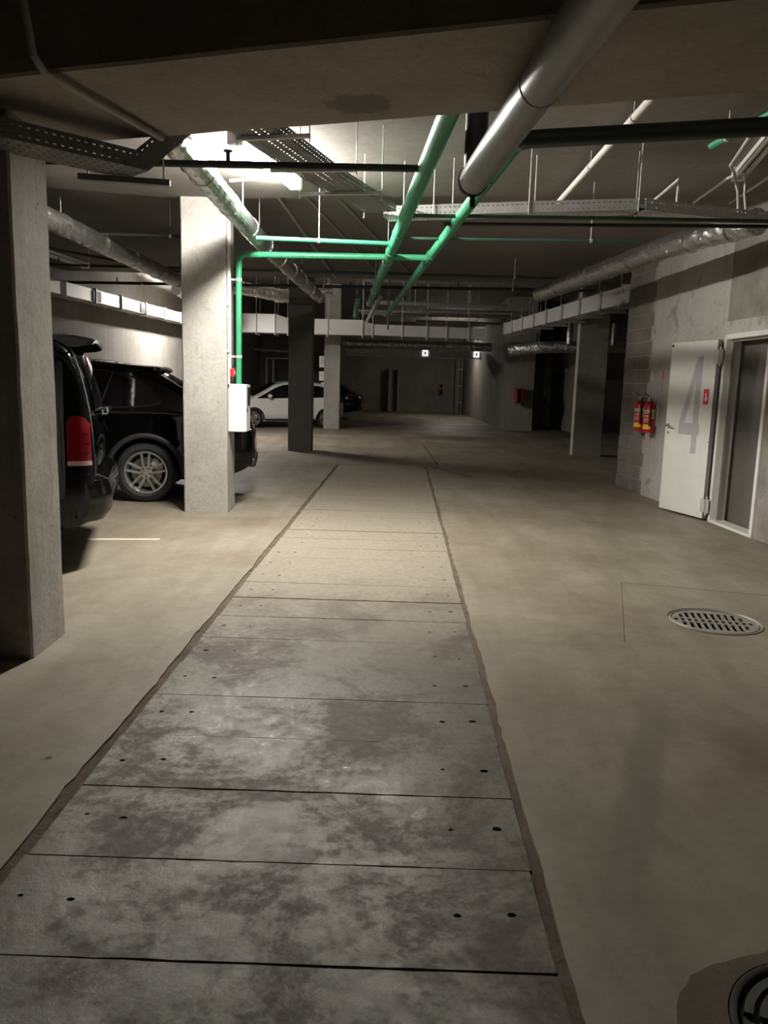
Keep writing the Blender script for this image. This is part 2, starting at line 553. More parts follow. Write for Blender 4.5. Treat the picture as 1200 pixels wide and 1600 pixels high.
left_edge, right_edge = [], []
N = 240
for i in range(N + 1):
    y = SY0 + (SY1 - SY0) * i / N
    left_edge.append(strip_pt(SX0 - 0.030 + wob(i * 0.5, 1.7, 0.012) + wob(i * 3.1, 5.0, 0.010), y))
    right_edge.append(strip_pt(SX1 + 0.020 + wob(i * 0.5, 9.4, 0.014) + wob(i * 3.1, 12.0, 0.012), y))
strip_loop = left_edge + right_edge[::-1]
DC = Vector((2.215, 5.01))          # drain centre
pu, pv = Vector((0.962, -0.272)), Vector((0.272, 0.962))
panel_c = DC + pu * 0.20 + pv * 0.10
panel_loop = [tuple(panel_c + pu * a + pv * b) for a, b in ((-0.78, -0.77), (0.78, -0.77), (0.78, 0.77), (-0.78, 0.77))]
MHC = (1.125, 1.605)
mh_loop = circle(MHC[0], MHC[1], 0.262, 40)
FX0, FX1, FY0, FY1 = -12.0, 12.0, -5.0, 46.0
mb = MB()
mb.add(*fill_poly([(FX0, FY0), (FX1, FY0), (FX1, FY1), (FX0, FY1)], [strip_loop, panel_loop, mh_loop], 0.0))
curtain(mb, strip_loop, -0.05, 0.0)
curtain(mb, panel_loop, -0.05, 0.0)
curtain(mb, mh_loop, -0.10, 0.0)
floor = struct(mb.build('floor', 'floor_screed', origin=(0, 0, 0)))
mb = MB()
vs, fs = [], []
ng = 260
for i in range(ng + 1):
    y = SY0 + (SY1 - SY0) * i / ng
    for k, xo in enumerate((SX0 - 0.05, SX0 + 0.06, SX1 - 0.06, SX1 + 0.05)):
        p = strip_pt(xo, y)
        vs.append((p[0], p[1], -0.009 + wob(i * 1.9 + k * 7, 2.2, 0.007)))
for i in range(ng):
    for k in (0, 1, 2):
        a = i * 4 + k
        fs.append((a, a + 1, a + 5, a + 4))
mb.add(vs, fs)
mb.build('groove_dirt', 'dirt', floor)

# concrete slabs of the channel cover, each with lifting holes
def slab_mesh(seed, L, D, T=0.05):
    rnd = random.Random(seed)
    bm = bmesh.new()
    def hole_cell(x0, x1, y0, y1, cx, cy, r):
        n = 8
        outer = [(x0, y0), ((x0 + x1) / 2, y0), (x1, y0), (x1, (y0 + y1) / 2), (x1, y1), ((x0 + x1) / 2, y1), (x0, y1), (x0, (y0 + y1) / 2)]
        ov = [bm.verts.new((p[0], p[1], 0)) for p in outer]
        iv = [bm.verts.new((cx + r * math.cos(a), cy + 0.8 * r * math.sin(a), 0)) for a in [math.radians(225 + 45 * k) for k in range(n)]]
        bv = [bm.verts.new((v.co.x, v.co.y, -0.022)) for v in iv]
        for k in range(n):
            k2 = (k + 1) % n
            bm.faces.new((ov[k], ov[k2], iv[k2], iv[k]))
            bm.faces.new((iv[k], iv[k2], bv[k2], bv[k]))
        bm.faces.new(bv)
    h = 0.0
    hx = [0.085, 0.235]
    xs = [-L / 2, -L / 2 + 0.16, -L / 2 + 0.32]
    for e in (0, 1):
        for k in (0, 1):
            a, b_ = (xs[k], xs[k + 1]) if e == 0 else (-xs[k + 1], -xs[k])
            c = -L / 2 + hx[k] if e == 0 else L / 2 - hx[k]
            hole_cell(a, b_, -D / 2, D / 2, c + rnd.uniform(-.01, .01), 0.01 + rnd.uniform(-.015, .015), rnd.choice((0.009, 0.014, 0.017, 0.012)))
    m = 14
    x0, x1 = xs[2], -xs[2]
    pv = None
    for k in range(m + 1):
        x = x0 + (x1 - x0) * k / m
        jt = 0.0 if k in (0, m) else 1.0
        a = bm.verts.new((x, -D / 2 + jt * rnd.uniform(-.001, .003), 0))
        b_ = bm.verts.new((x, D / 2 - jt * rnd.uniform(-.001, .003), 0))
        if pv: bm.faces.new((pv[0], a, b_, pv[1]))
        pv = (a, b_)
    bmesh.ops.remove_doubles(bm, verts=bm.verts[:], dist=0.0008)
    be = [e for e in bm.edges if e.is_boundary]
    r = bmesh.ops.extrude_edge_only(bm, edges=be)
    for v in r['geom']:
        if isinstance(v, bmesh.types.BMVert): v.co.z = -T
    bmesh.ops.recalc_face_normals(bm, faces=bm.faces[:])
    me = bpy.data.meshes.new('concrete_slab')
    bm.to_mesh(me)
    bm.free()
    me.materials.append(MATS['slab_concrete'])
    return me
PITCH_S = 0.4325
SW = SX1 - SX0
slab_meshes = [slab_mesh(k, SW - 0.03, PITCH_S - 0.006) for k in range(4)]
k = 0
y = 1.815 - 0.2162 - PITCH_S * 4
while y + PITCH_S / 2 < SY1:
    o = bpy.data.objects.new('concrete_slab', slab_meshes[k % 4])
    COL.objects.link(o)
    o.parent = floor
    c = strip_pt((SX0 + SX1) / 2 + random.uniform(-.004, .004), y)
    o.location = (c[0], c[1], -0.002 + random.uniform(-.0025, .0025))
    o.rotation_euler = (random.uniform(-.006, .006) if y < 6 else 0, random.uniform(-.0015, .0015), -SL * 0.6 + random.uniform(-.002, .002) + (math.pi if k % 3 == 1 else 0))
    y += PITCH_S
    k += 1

# square floor panel round the drain
mb = MB()
g_ = 0.0035
pl = [tuple(panel_c + pu * a + pv * b) for a, b in ((-0.78 + g_, -0.77 + g_), (0.78 - g_, -0.77 + g_), (0.78 - g_, 0.77 - g_), (-0.78 + g_, 0.77 - g_))]
dl = circle(DC.x, DC.y, 0.305, 48)
mb.add(*fill_poly(pl, [dl], -0.001))
curtain(mb, pl, -0.05, -0.001)
curtain(mb, dl, -0.05, -0.001)
mb.build('drain_panel', 'floor_screed', floor)
mb = MB()
mb.prism([tuple(panel_c + pu * a + pv * b) for a, b in ((-0.8, -0.8), (0.8, -0.8), (0.8, 0.8), (-0.8, 0.8))], -0.34, -0.30)
mb.build('pit_bottom', 'pit_black', floor)  # black colour stands in for the shade inside the pit
mb = MB()
curtain(mb, circle(DC.x, DC.y, 0.306, 48), -0.30, -0.045)
mb.build('pit_wall', 'pit_black', floor)

# irregular mortar patch round the manhole
patch = []
for k in range(60):
    a = 2 * math.pi * k / 60
    r = 0.43 + 0.07 * noise.noise(Vector((math.cos(a) * 1.6, math.sin(a) * 1.6, 4.0))) + 0.02 * noise.noise(Vector((math.cos(a) * 7, math.sin(a) * 7, 1.0)))
    patch.append((MHC[0] + 0.02 + r * math.cos(a), MHC[1] - 0.04 + 0.85 * r * math.sin(a)))
mb = MB()
mb.add(*fill_poly(patch, [mh_loop], 0.003))
curtain(mb, patch, 0.0, 0.003)
mb.build('mortar_patch', 'patch_mortar', floor)
# worn parking line
mb = MB()
mb.prism([(-2.75, 7.06), (-2.10, 7.15), (-2.11, 7.22), (-2.76, 7.13)], 0.0, 0.0015)
mb.build('parking_line', 'yellow_line', floor)
# thin dark strips across the far floor
for (a, b) in (((-1.5, 29.2), (4.2, 29.9)), ((0.8, 14.6), (1.45, 12.9)), ((0.95, 19.5), (1.0, 14.8))):
    mb = MB()
    mb.bar((a[0], a[1], 0.001), (b[0], b[1], 0.001), 0.035, 0.004)
    mb.build('floor_strip', 'dirt', floor)

# drain grate
dr = thing('drain_grate', 'round slotted metal drain grate set in a square floor panel', 'drain', (DC.x, DC.y, 0), math.atan2(-0.20, 0.98))
def slot_grate(r, z):
    holes = []
    ncol = 12
    for i in range(ncol):
        x = -0.235 + 0.47 * i / (ncol - 1)
        ymax = math.sqrt(max(0, (r - 0.035) ** 2 - x * x))
        holes.append((x, 0.0, 0.0135, 0.026))
        for sg in (-1, 1):
            y0, y1 = 0.052, min(0.185, ymax)
            if y1 - y0 > 0.02:
                holes.append((x, sg * (y0 + y1) / 2, 0.0135, (y1 - y0) / 2))
    loops = [[(cx - hx, cy - hy), (cx + hx, cy - hy), (cx + hx, cy + hy), (cx - hx, cy + hy)] for cx, cy, hx, hy in holes]
    mb = MB()
    out = circle(0, 0, r, 48)
    mb.add(*fill_poly(out, loops, z))
    for l in loops: curtain(mb, l, z - 0.012, z)
    curtain(mb, out, z - 0.03, z)
    return mb
slot_grate(0.265, -0.004).build('grate', 'grate_metal', dr)
MB().lathe([(0.268, -0.06), (0.268, 0.0), (0.276, 0.003), (0.281, -0.004), (0.287, -0.004), (0.292, 0.004), (0.303, 0.004), (0.3045, -0.06)], 64).build('frame_ring', 'grate_metal', dr, smooth='auto')

# manhole cover, cut by the right lower corner of the picture
mh = thing('manhole_cover', 'dark cast iron manhole cover with concentric ribs in a brown mortar patch', 'manhole', (MHC[0], MHC[1], 0))
MB().lathe([(0.0, -0.012), (0.232, -0.012), (0.232, -0.06)], 48).build('cover', 'iron', mh)
MB().lathe([(0.240, -0.06), (0.240, 0.0), (0.246, 0.004), (0.258, 0.004), (0.261, -0.06)], 48).build('frame_ring', 'iron', mh, smooth='auto')
for rr in (0.215, 0.180, 0.140, 0.095):
    for half in (0, 1):
        m2 = MB()
        n = 16
        a0, a1 = R(24 + 180 * half), R(156 + 180 * half)
        pts = [((rr + .010) * math.cos(a0 + (a1 - a0) * q / n), (rr + .010) * math.sin(a0 + (a1 - a0) * q / n)) for q in range(n + 1)]
        pts += [((rr - .012) * math.cos(a1 - (a1 - a0) * q / n), (rr - .012) * math.sin(a1 - (a1 - a0) * q / n)) for q in range(n + 1)]
        m2.prism(pts, -0.012, 0.0)
        m2.build('rib', 'iron', mh)
for sg in (-1, 1):
    MB().box(sg * 0.16 - 0.055, sg * 0.16 + 0.055, -0.06, 0.045, -0.012, -0.002).build('name_plate', 'iron', mh)

# ------------------------------------------------------------------ ceiling, walls
edge = [(-13, 5.9), (-2.28, 8.86), (-1.5, 8.75), (3.7, 7.9), (13, 6.4)]      # the slab steps up beyond this line
mb = MB()
mb.prism([(-13, -6), (13, -6)] + edge[::-1], Z_UP, Z_UP + 0.3)
struct(mb.build('ceiling', 'ceiling_concrete'))
mb = MB()
mb.prism(edge + [(13, 15.6), (-13, 15.6)], Z_LO, Z_UP + 0.3)
struct(mb.build('ceiling', 'ceiling_concrete'))
mb = MB()
mb.box(-13, 13, 15.6, 47, Z_HI, Z_HI + 0.3)
mb.box(-13, 13, 15.55, 15.6, Z_UP + 0.31, Z_HI + 0.3)
struct(mb.build('ceiling', 'ceiling_concrete'))

# near beam crossing the aisle at an angle
bd = Vector((0.957, -0.290, 0)).normalized()
bn = Vector((0.290, 0.957, 0)).normalized()
b0 = Vector((-0.06, 3.545, 0))
def beam(name, c, hl, hr, halfw, z0, z1, label, mat='beam_concrete'):
    t = thing(name, label, 'beam', (c[0], c[1], z0), math.atan2(bd.y, bd.x))
    m = MB()
    n = 60
    prof = [(-halfw, z1 - z0), (-halfw, 0.012), (-halfw + 0.012, 0), (halfw - 0.012, 0), (halfw, 0.012), (halfw, z1 - z0)]
    vs, fs = [], []
    for i in range(n + 1):
        x = -hl + (hl + hr) * i / n
        for (yy, zz) in prof:
            j = 0.006 * noise.noise(Vector((x * 6, yy * 3, zz * 3 + 1)))
            vs.append((x, yy + j, zz + (j if zz < 0.05 else 0)))
    k = len(prof)
    for i in range(n):
        for q in range(k - 1):
            fs.append((i * k + q, (i + 1) * k + q, (i + 1) * k + q + 1, i * k + q + 1))
    fs.append(tuple(range(k)))
    fs.append(tuple(n * k + q for q in range(k)))
    m.add(vs, fs)
    m.build('beam_body', mat, t, smooth='auto')
    return t
near_beam = beam('concrete_beam', (b0 + bd * 0 )[:2], 8.0, 9.0, 0.44, 2.75, Z_UP + 0.02, 'wide concrete ceiling beam crossing overhead nearest the camera')
# left wall: far part behind the parked cars, near part further out
def wall_seg(name, a, b, th, z1, mat, side):
    a, b = Vector((a[0], a[1], 0)), Vector((b[0], b[1], 0))
    d = (b - a).normalized()
    n = Vector((-d.y, d.x, 0)) * side * th
    return MB().prism([(a.x, a.y), (b.x, b.y), (b.x + n.x, b.y + n.y), (a.x + n.x, a.y + n.y)], 0, z1).build(name, mat)
def lwx(y): return -7.6 + 0.083 * y
struct(wall_seg('wall_left', (lwx(11.6), 11.6), (lwx(46), 46), 0.3, Z_HI, 'wall_concrete', 1))
struct(wall_seg('wall_left', (-8.6, -5.2), (-8.6, 11.6), 0.3, Z_HI, 'shade_concrete', 1))
struct(MB().box(-8.9, lwx(11.6), 11.6, 11.9, 0, Z_HI).build('wall_left', 'wall_concrete'))
struct(MB().box(-13, 13, -5.3, -5.0, 0, Z_HI).build('wall_back', 'shade_concrete'))  # unseen hall end, dark tone put in to cut bounced light
struct(MB().box(-13, 13, 44.6, 45.0, 0, Z_HI).build('wall_far', 'wall_concrete'))
struct(MB().box(11.6, 12.0, -5, 45, 0, Z_HI).build('wall_outer', 'shade_concrete'))

# right wall with the door; local x runs along the wall towards the camera, +y into the wall
RW = thing('wall_right', '', '', (3.72, 12.48, 0), math.atan2(-1, 0.038))
for kk in ('label', 'category'): del RW[kk]
struct(RW)
D0, D1, DH = 3.44, 4.36, 2.10           # clear door opening
WT = 0.35
MB().box(1.12, D0 - 0.06, 0, WT, 0, Z_LO).build('wall_panel', 'plaster', RW)
MB().box(D1 + 0.06, 17.4, 0.0, WT, 0, Z_LO).build('wall_panel', 'rough_plaster', RW)
MB().box(D0 - 0.06, D1 + 0.06, 0.0, WT, DH + 0.20, Z_LO).build('wall_panel', 'rough_plaster', RW)
m = MB()
m.bbox(D0 - 0.10, D1 + 0.5, -0.012, WT - 0.02, DH + 0.06, DH + 0.205, 0.008)
m.build('lintel', 'plaster', RW)
# smooth plaster carried past the door head with a ragged edge
pp = [(2.9, 2.32), (3.30, 2.30), (3.36, 2.5), (3.30, 2.8), (3.33, 3.1), (3.3, Z_LO), (2.9, Z_LO)]
# block pier at the wall end: each block its own piece
MB().box(0.015, 1.12, 0.014, WT - 0.014, 0, Z_LO).build('mortar_core', 'mortar', RW)
bmesh_cache = {}
def block_obj(x0, x1, z0, z1, parent):
    key = (round(x1 - x0, 3), round(z1 - z0, 3))
    if key not in bmesh_cache:
        mbk = MB()
        mbk.bbox(0, key[0], 0, WT, 0, key[1], 0.008)
        ob = mbk.build('block', 'block', parent)
        bmesh_cache[key] = ob.data
        ob.location = (x0, random.uniform(-.004, .004), z0)
        return ob
    ob = bpy.data.objects.new('block', bmesh_cache[key])
    COL.objects.link(ob)
    ob.parent = parent
    ob.location = (x0, random.uniform(-.005, .005), z0)
    return ob
zc = 0.0
row = 0
while zc < Z_LO - 0.05:
    h = round(min(0.190, Z_LO - zc), 3)
    for xa, xb in (((0.0, 0.40), (0.412, 1.0)) if row % 2 else ((0.0, 0.60), (0.612, 1.115))):
        block_obj(xa, xb, zc, zc + h, RW)
    zc += 0.202
    row += 1

# ------------------------------------------------------------------ steel door
d1 = thing('door_1', '', '', (0, 0, 0), 0)
for kk in ('label', 'category'): del d1[kk]
struct(d1)
d1.location = RW.location
d1.rotation_euler = RW.rotation_euler
m = MB()
fw = 0.07
m.bbox(D0 - 0.06, D0, -0.02, 0.16, 0, DH + 0.06, 0.006)
m.bbox(D1, D1 + 0.06, -0.02, 0.16, 0, DH + 0.06, 0.006)
m.bbox(D0 - 0.06, D1 + 0.06, -0.02, 0.16, DH, DH + 0.06, 0.006)
m.bbox(D0 - 0.06, D1 + 0.06, -0.02, 0.16, -0.01, 0.025, 0.006)
m.build('door_frame', 'door_paint', d1)
m = MB()
m.box(D0, D0 + 0.025, 0.05, 0.075, 0.02, DH)
m.box(D1 - 0.025, D1, 0.05, 0.075, 0.02, DH)
m.box(D0, D1, 0.05, 0.075, DH - 0.025, DH)
m.build('seal', 'door_edge', d1)
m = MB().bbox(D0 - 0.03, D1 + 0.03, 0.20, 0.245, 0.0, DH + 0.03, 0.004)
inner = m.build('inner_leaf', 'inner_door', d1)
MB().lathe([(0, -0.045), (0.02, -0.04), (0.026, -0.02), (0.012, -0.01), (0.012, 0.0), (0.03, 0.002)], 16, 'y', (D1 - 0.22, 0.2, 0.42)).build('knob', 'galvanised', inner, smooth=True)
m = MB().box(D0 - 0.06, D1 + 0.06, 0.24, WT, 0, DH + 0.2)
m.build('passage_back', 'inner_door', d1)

# open leaf: hinge at the left jamb, swung almost flat against the wall
leaf = bpy.data.objects.new('door_leaf', None)
LW_ = 0.86
bmw = MB()
bmw.bbox(0, LW_, 0, 0.05, 0.015, DH - 0.01, 0.004)
leaf = bmw.build('door_leaf', 'door_paint', d1)
leaf.location = (D0 - 0.075, -0.035, 0.012)
leaf.rotation_euler = (0, 0, math.pi + R(13))
# in leaf coordinates x runs from the hinge to the free edge and +y faces the garage
def leaf_poly(poly, y0, y1, name, mat):
    return MB().prism(poly, y0, y1, 'y').build(name, mat, leaf)
m = MB().bbox(-0.001, 0.03, -0.004, 0.0495, 0.012, DH - 0.008, 0.003)
m.build('edge_strip', 'door_edge', leaf)
# numeral 4 (read from the garage side: +x is to the viewer's left)
def flip(pts): return [(LW_ - a, b) for a, b in pts]
F4 = MB()
yy0, yy1 = 0.0501, 0.0512
F4.prism(flip([(0.53, 1.90), (0.63, 1.92), (0.37, 1.12), (0.27, 1.12)]), yy0, yy1, 'y')
F4.prism(flip([(0.27, 1.12), (0.37, 1.12), (0.66, 1.12), (0.66, 0.98), (0.27, 0.98)]), yy0, yy1 + 0.0002, 'y')
F4.prism(flip([(0.53, 1.90), (0.63, 1.92), (0.63, 0.76), (0.53, 0.76)]), yy0, yy1 + 0.0004, 'y')
F4.build('numeral_four', 'numeral_grey', leaf)
st = MB().prism(flip([(0.69, 1.35), (0.785, 1.35), (0.785, 1.53), (0.69, 1.53)]), yy0, yy1, 'y').build('sticker', 'alarm_red', leaf)
MB().prism(flip([(0.705, 1.41), (0.73, 1.385), (0.765, 1.40), (0.755, 1.44), (0.735, 1.445), (0.75, 1.49), (0.715, 1.47), (0.72, 1.43)]), yy1, yy1 + 0.0006, 'y').build('pictogram', 'label_white', st)
m = MB()
hz = 1.07
m.lathe([(0.0, 0.06), (0.026, 0.06), (0.028, 0.05)], 16, 'y', (LW_ - 0.07, 0, hz))
m.tube([(LW_ - 0.07, 0.05, hz), (LW_ - 0.07, 0.10, hz), (LW_ - 0.09, 0.11, hz), (LW_ - 0.20, 0.11, hz - 0.01)], 0.010, 10)
m.lathe([(0.0, 0.056), (0.018, 0.056), (0.019, 0.05)], 14, 'y', (LW_ - 0.07, 0, hz - 0.09))
m.tube([(LW_ - 0.07, 0.05, hz - 0.09), (LW_ - 0.07, 0.075, hz - 0.09)], 0.006, 8)
m.build('handle', 'chrome', leaf, smooth='auto')
MB().box(LW_ - 0.004, LW_ + 0.002, 0.012, 0.038, hz - 0.13, hz + 0.06).build('lock_plate', 'galvanised', leaf)
MB().tube([(LW_ - 0.03, 0.05, DH - 0.05), (LW_ - 0.03, 0.062, DH - 0.05)], 0.014, 10).build('rubber_stop', 'rubber', leaf)
for z in (0.17, DH - 0.20):
    m = MB()
    m.tube([(-0.03, 0.03, z - 0.11), (-0.03, 0.03, z + 0.11)], 0.013, 12)
    m.box(-0.03, 0.05, 0.046, 0.053, z - 0.08, z + 0.08)
    m.box(-0.075, -0.03, 0.024, 0.034, z - 0.08, z + 0.08)
    m.build('hinge', 'galvanised', leaf, smooth='auto')
MB().lathe([(0, 0.056), (0.010, 0.055), (0.012, 0.05)], 12, 'y', (0.012, 0, 0.92)).build('pin', 'galvanised', leaf)

# ------------------------------------------------------------------ fire extinguishers
def extinguisher(lx, lz, label, rot=0.0):
    base = RW.matrix_basis if False else None
    Mw = Matrix.Translation(RW.location) @ RW.rotation_euler.to_matrix().to_4x4()
    p = Mw @ Vector((lx, -0.105, lz))
    t = thing('fire_extinguisher', label, 'extinguisher', p, RW.rotation_euler.z, 'fire extinguishers on the block pier')
    r = 0.078
    body = MB().lathe([(0.0, 0.012), (0.055, 0.012), (r - .004, 0.004), (r, 0.02), (r, 0.36), (r - 0.012, 0.40), (0.045, 0.43), (0.025, 0.44), (0.0, 0.44)], 28).build('cylinder', 'fire_red', t, smooth='auto')
    MB().lathe([(0.020, 0.43), (0.022, 0.48), (0.016, 0.50), (0, 0.50)], 14).build('valve', 'galvanised', t, smooth='auto')
    m = MB()
    m.bar((0.01, 0, 0.50), (-0.10, -0.05, 0.545), 0.018, 0.008)
    m.bar((0.01, 0, 0.485), (-0.085, -0.045, 0.485), 0.016, 0.008)
    m.build('lever', 'trim_black', t)
    m = MB()
    m.tube([(0.0, 0.0, 0.47), (0.05, -0.01, 0.475), (0.088, -0.02, 0.45), (0.093, -0.02, 0.40), (0.093, -0.02, 0.16)], 0.010, 10)
    m.tube([(0.093, -0.02, 0.16), (0.095, -0.02, 0.10)], [0.010, 0.017], 10)
    m.build('hose', 'rubber', t, smooth='auto')
    def band(z0, z1, a0, a1, name, mat, rr=r + 0.0012, parent=None):
        n = 12
        vs = []
        for i in range(n + 1):
            a = R(a0 + (a1 - a0) * i / n)
            vs += [(rr * math.cos(a), rr * math.sin(a), z0), (rr * math.cos(a), rr * math.sin(a), z1)]
        return MB().add(vs, [(2 * i, 2 * i + 2, 2 * i + 3, 2 * i + 1) for i in range(n)]).build(name, mat, parent or t, smooth=True)
    # the camera side of the cylinder is local angle about -50 degrees (towards the aisle and the camera)
    band(0.055, 0.12, -105, 0, 'yellow_label', 'label_yellow')
    band(0.20, 0.335, -170, -112, 'olive_label', 'label_olive')
    band(0.20, 0.335, 5, 40, 'olive_label', 'label_olive')
    m = MB()
    rr = r + 0.0014
    rnd = random.Random(3)
    def tick(a0, a1, z0, z1):
        q = [(rr * math.cos(R(a)), rr * math.sin(R(a)), z) for a, z in ((a0, z0), (a1, z0), (a1, z1), (a0, z1))]
        m.add(q, [(0, 1, 2, 3)])
    for k in range(3):
        z = 0.300 - k * 0.013
        for j in range(7): tick(-92 + j * 11, -92 + j * 11 + 7.5, z, z + 0.008)
    for a in (-88, -66, -44):
        tick(a, a + 15, 0.155, 0.161); tick(a, a + 15, 0.178, 0.184); tick(a, a + 15, 0.201, 0.207)
        tick(a, a + 4, 0.155, 0.184); tick(a + 11, a + 15, 0.178, 0.207)
    for a in (-88, -60, -40):
        tick(a, a + 10, 0.225, 0.25)
    m.build('print', 'label_white', t)['kind'] = 'stuff'
    m = MB()
    m.box(-0.03, 0.03, 0.076, 0.106, 0.10, 0.40)
    m.lathe([(r + 0.001, 0.30), (r + 0.004, 0.30), (r + 0.004, 0.32), (r + 0.001, 0.32)], 24)
    m.build('bracket', 'galvanised', t, smooth='auto')
    return t
extinguisher(1.13, 0.93, 'red fire extinguisher with yellow band hung on the block pier, left of the pair')
extinguisher(1.50, 0.92, 'red fire extinguisher with yellow band nearest the open door, right of the pair')
for lx in (1.22, 1.62):
    Mw = Matrix.Translation(RW.location) @ RW.rotation_euler.to_matrix().to_4x4()
    m = MB().box(-0.012, 0.012, -0.006, 0.0, 0, 0.125).xf(Mw @ Matrix.Translation((lx, 0, 1.66)))
    tag(m.build('marker_strip', 'alarm_red' if lx > 1.4 else 'label_white'), 'thin red marker strip on the wall above the right extinguisher' if lx > 1.4 else 'thin pale marker strip on the wall above the left extinguisher', 'marker')

# ------------------------------------------------------------------ pillars
def pillar(x0, x1, y0, y1, z1, mat, label, rot=0.0, bev=0.012):
    cx, cy = (x0 + x1) / 2, (y0 + y1) / 2
    m = MB()
    n = 26
    hx, hy = (x1 - x0) / 2, (y1 - y0) / 2
    b = bev
    ring = [(-hx + b, -hy), (hx - b, -hy), (hx, -hy + b), (hx, hy - b), (hx - b, hy), (-hx + b, hy), (-hx, hy - b), (-hx, -hy + b)]
    vs, fs = [], []
    for i in range(n + 1):
        z = z1 * i / n
        for (px, py) in ring:
            j = 0.004 * noise.noise(Vector((px * 5 + cx, py * 5 + cy, z * 4)))
            vs.append((px + j, py + j, z))
    for i in range(n):
        for k in range(8):
            k2 = (k + 1) % 8
            fs.append((i * 8 + k, i * 8 + k2, (i + 1) * 8 + k2, (i + 1) * 8 + k))
    fs.append(tuple(range(n * 8, n * 8 + 8)))
    fs.append(tuple(range(8))[::-1])
    m.add(vs, fs)
    o = m.build('concrete_pillar', mat, origin=(0, 0, 0), smooth='auto')
    o.location = (cx, cy, 0)
    o.rotation_euler = (0, 0, rot)
    return tag(o, label, 'pillar', 'concrete pillars')
pillar(-2.36, -1.855, 3.97, 4.40, Z_UP, 'old_pillar', 'stained grey concrete pillar at the left edge, nearest the camera')
pillar(-2.275, -1.785, 8.745, 9.19, Z_UP, 'pillar_concrete', 'pale square concrete pillar with a white electrical box and green pipe')
pillar(-2.14, -1.63, 17.0, 17.45, Z_HI, 'shade_concrete', 'dark shadowed concrete pillar in front of the white car')
pillar(-2.07, -1.55, 25.65, 26.2, Z_HI, 'pillar_concrete', 'pale concrete pillar behind the tail of the white car')
pillar(4.28, 4.92, 17.7, 18.25, Z_HI, 'pillar_concrete', 'concrete pillar under the long sheet metal duct on the right', R(-8))

# ------------------------------------------------------------------ far right masses
struct(MB().box(4.15, 5.15, 27.75, 44.6, 0, Z_HI).build('wall_right_far', 'wall_concrete'))
struct(MB().box(5.15, 6.9 + 0.3, 31.2, 31.5, 0, Z_HI).build('wall_recess', 'wall_concrete'))
struct(MB().box(6.45, 6.95, 27.3, 31.2, 0, Z_HI).build('wall_right_jamb', 'wall_concrete'))
struct(MB().box(6.95, 11.6, 28.5, 28.8, 0, Z_HI).build('wall_right_end', 'wall_concrete'))
d2 = struct(MB().box(5.66, 6.95, 31.12, 31.2, 0, 2.3).build('door_2', 'far_door'))
for x0, x1 in ((5.72, 6.28), (6.30, 6.90)):
    lf = MB().bbox(x0, x1, -0.03, 0.0, 0.02, 2.2, 0.006)
    lo = lf.xf(Matrix.Translation((0, 31.12, 0))).build('leaf', 'far_door', d2, world=True)
    MB().bbox(x1 - 0.10, x1 - 0.03, -0.05, -0.03, 0.95, 1.12, 0.004).xf(Matrix.Translation((0, 31.12, 0))).build('lock', 'trim_black', lo, world=True)
    MB().box(x0, x1, -0.034, -0.03, 0.70, 0.72).xf(Matrix.Translation((0, 31.12, 0))).build('rail', 'door_edge', lo, world=True)

# far wall stubs whose shadows fall on the wall
def stub(x, w, d, h, name, label):
    return tag(MB().bbox(x - w / 2, x + w / 2, 44.6 - d, 44.6, 0, h, 0.02).build(name, 'wall_concrete'), label, 'pillar')
stub(0.13, 0.18, 1.0, 2.35, 'wall_stub', 'narrow concrete stub on the far wall beside its dark shadow')
stub(0.62, 0.16, 0.7, 2.35, 'wall_stub', 'second narrow stub on the far wall, right of the wider shadow')
stub(3.85, 0.20, 0.9, 2.9, 'wall_stub', 'tall stub on the far wall beside the red hose reel')
for k, dx in enumerate((0.0, 0.16)):
    p = thing('riser_pipe', ('left' if k == 0 else 'right') + ' grey riser pipe of the pair on the far wall near the bright corner', 'pipe', (3.90 + dx * 0.95, 43.2, 0), 0, 'far riser pipes')
    MB().tube([(0, 0, 0), (0, 0, 3.6)], 0.055, 12).build('pipe', 'grey_pipe', p, smooth='auto')
    for z in (0.6, 1.5, 2.4):
        MB().lathe([(0.056, z - .04), (0.066, z - .03), (0.066, z + .03), (0.056, z + .04)], 14).build('coupling', 'galvanised', p, smooth='auto')

def hose_reel(loc, label):
    t = thing('hose_reel', label, 'hose reel', loc, R(90), 'red fire hose reels')
    MB().lathe([(0.0, -0.02), (0.30, -0.02), (0.30, -0.05), (0.27, -0.05), (0.27, -0.03), (0, -0.03)], 28, 'y').build('disc', 'fire_red', t, smooth='auto')
    MB().lathe([(0.0, -0.20), (0.30, -0.20), (0.30, -0.23), (0.10, -0.23), (0.08, -0.26), (0, -0.26)], 28, 'y').build('front_disc', 'fire_red', t, smooth='auto')
    MB().lathe([(0.24, -0.05), (0.26, -0.08), (0.24, -0.11), (0.26, -0.14), (0.24, -0.17), (0.24, -0.20)], 28, 'y').build('hose_coil', 'trim_black', t, smooth=True)
    MB().box(0.02, 0.34, -0.15, -0.11, -0.04, 0.04).build('bracket', 'galvanised', t)
    MB().box(-0.015, 0.015, -0.27, -0.232, -0.05, 0.16).build('handle', 'galvanised', t)
hose_reel((2.88, 44.26, 1.3), 'red fire hose reel on the far end wall')
hose_reel((4.45, 27.41, 1.22), 'red fire hose reel on the grey wall corner before the double door')

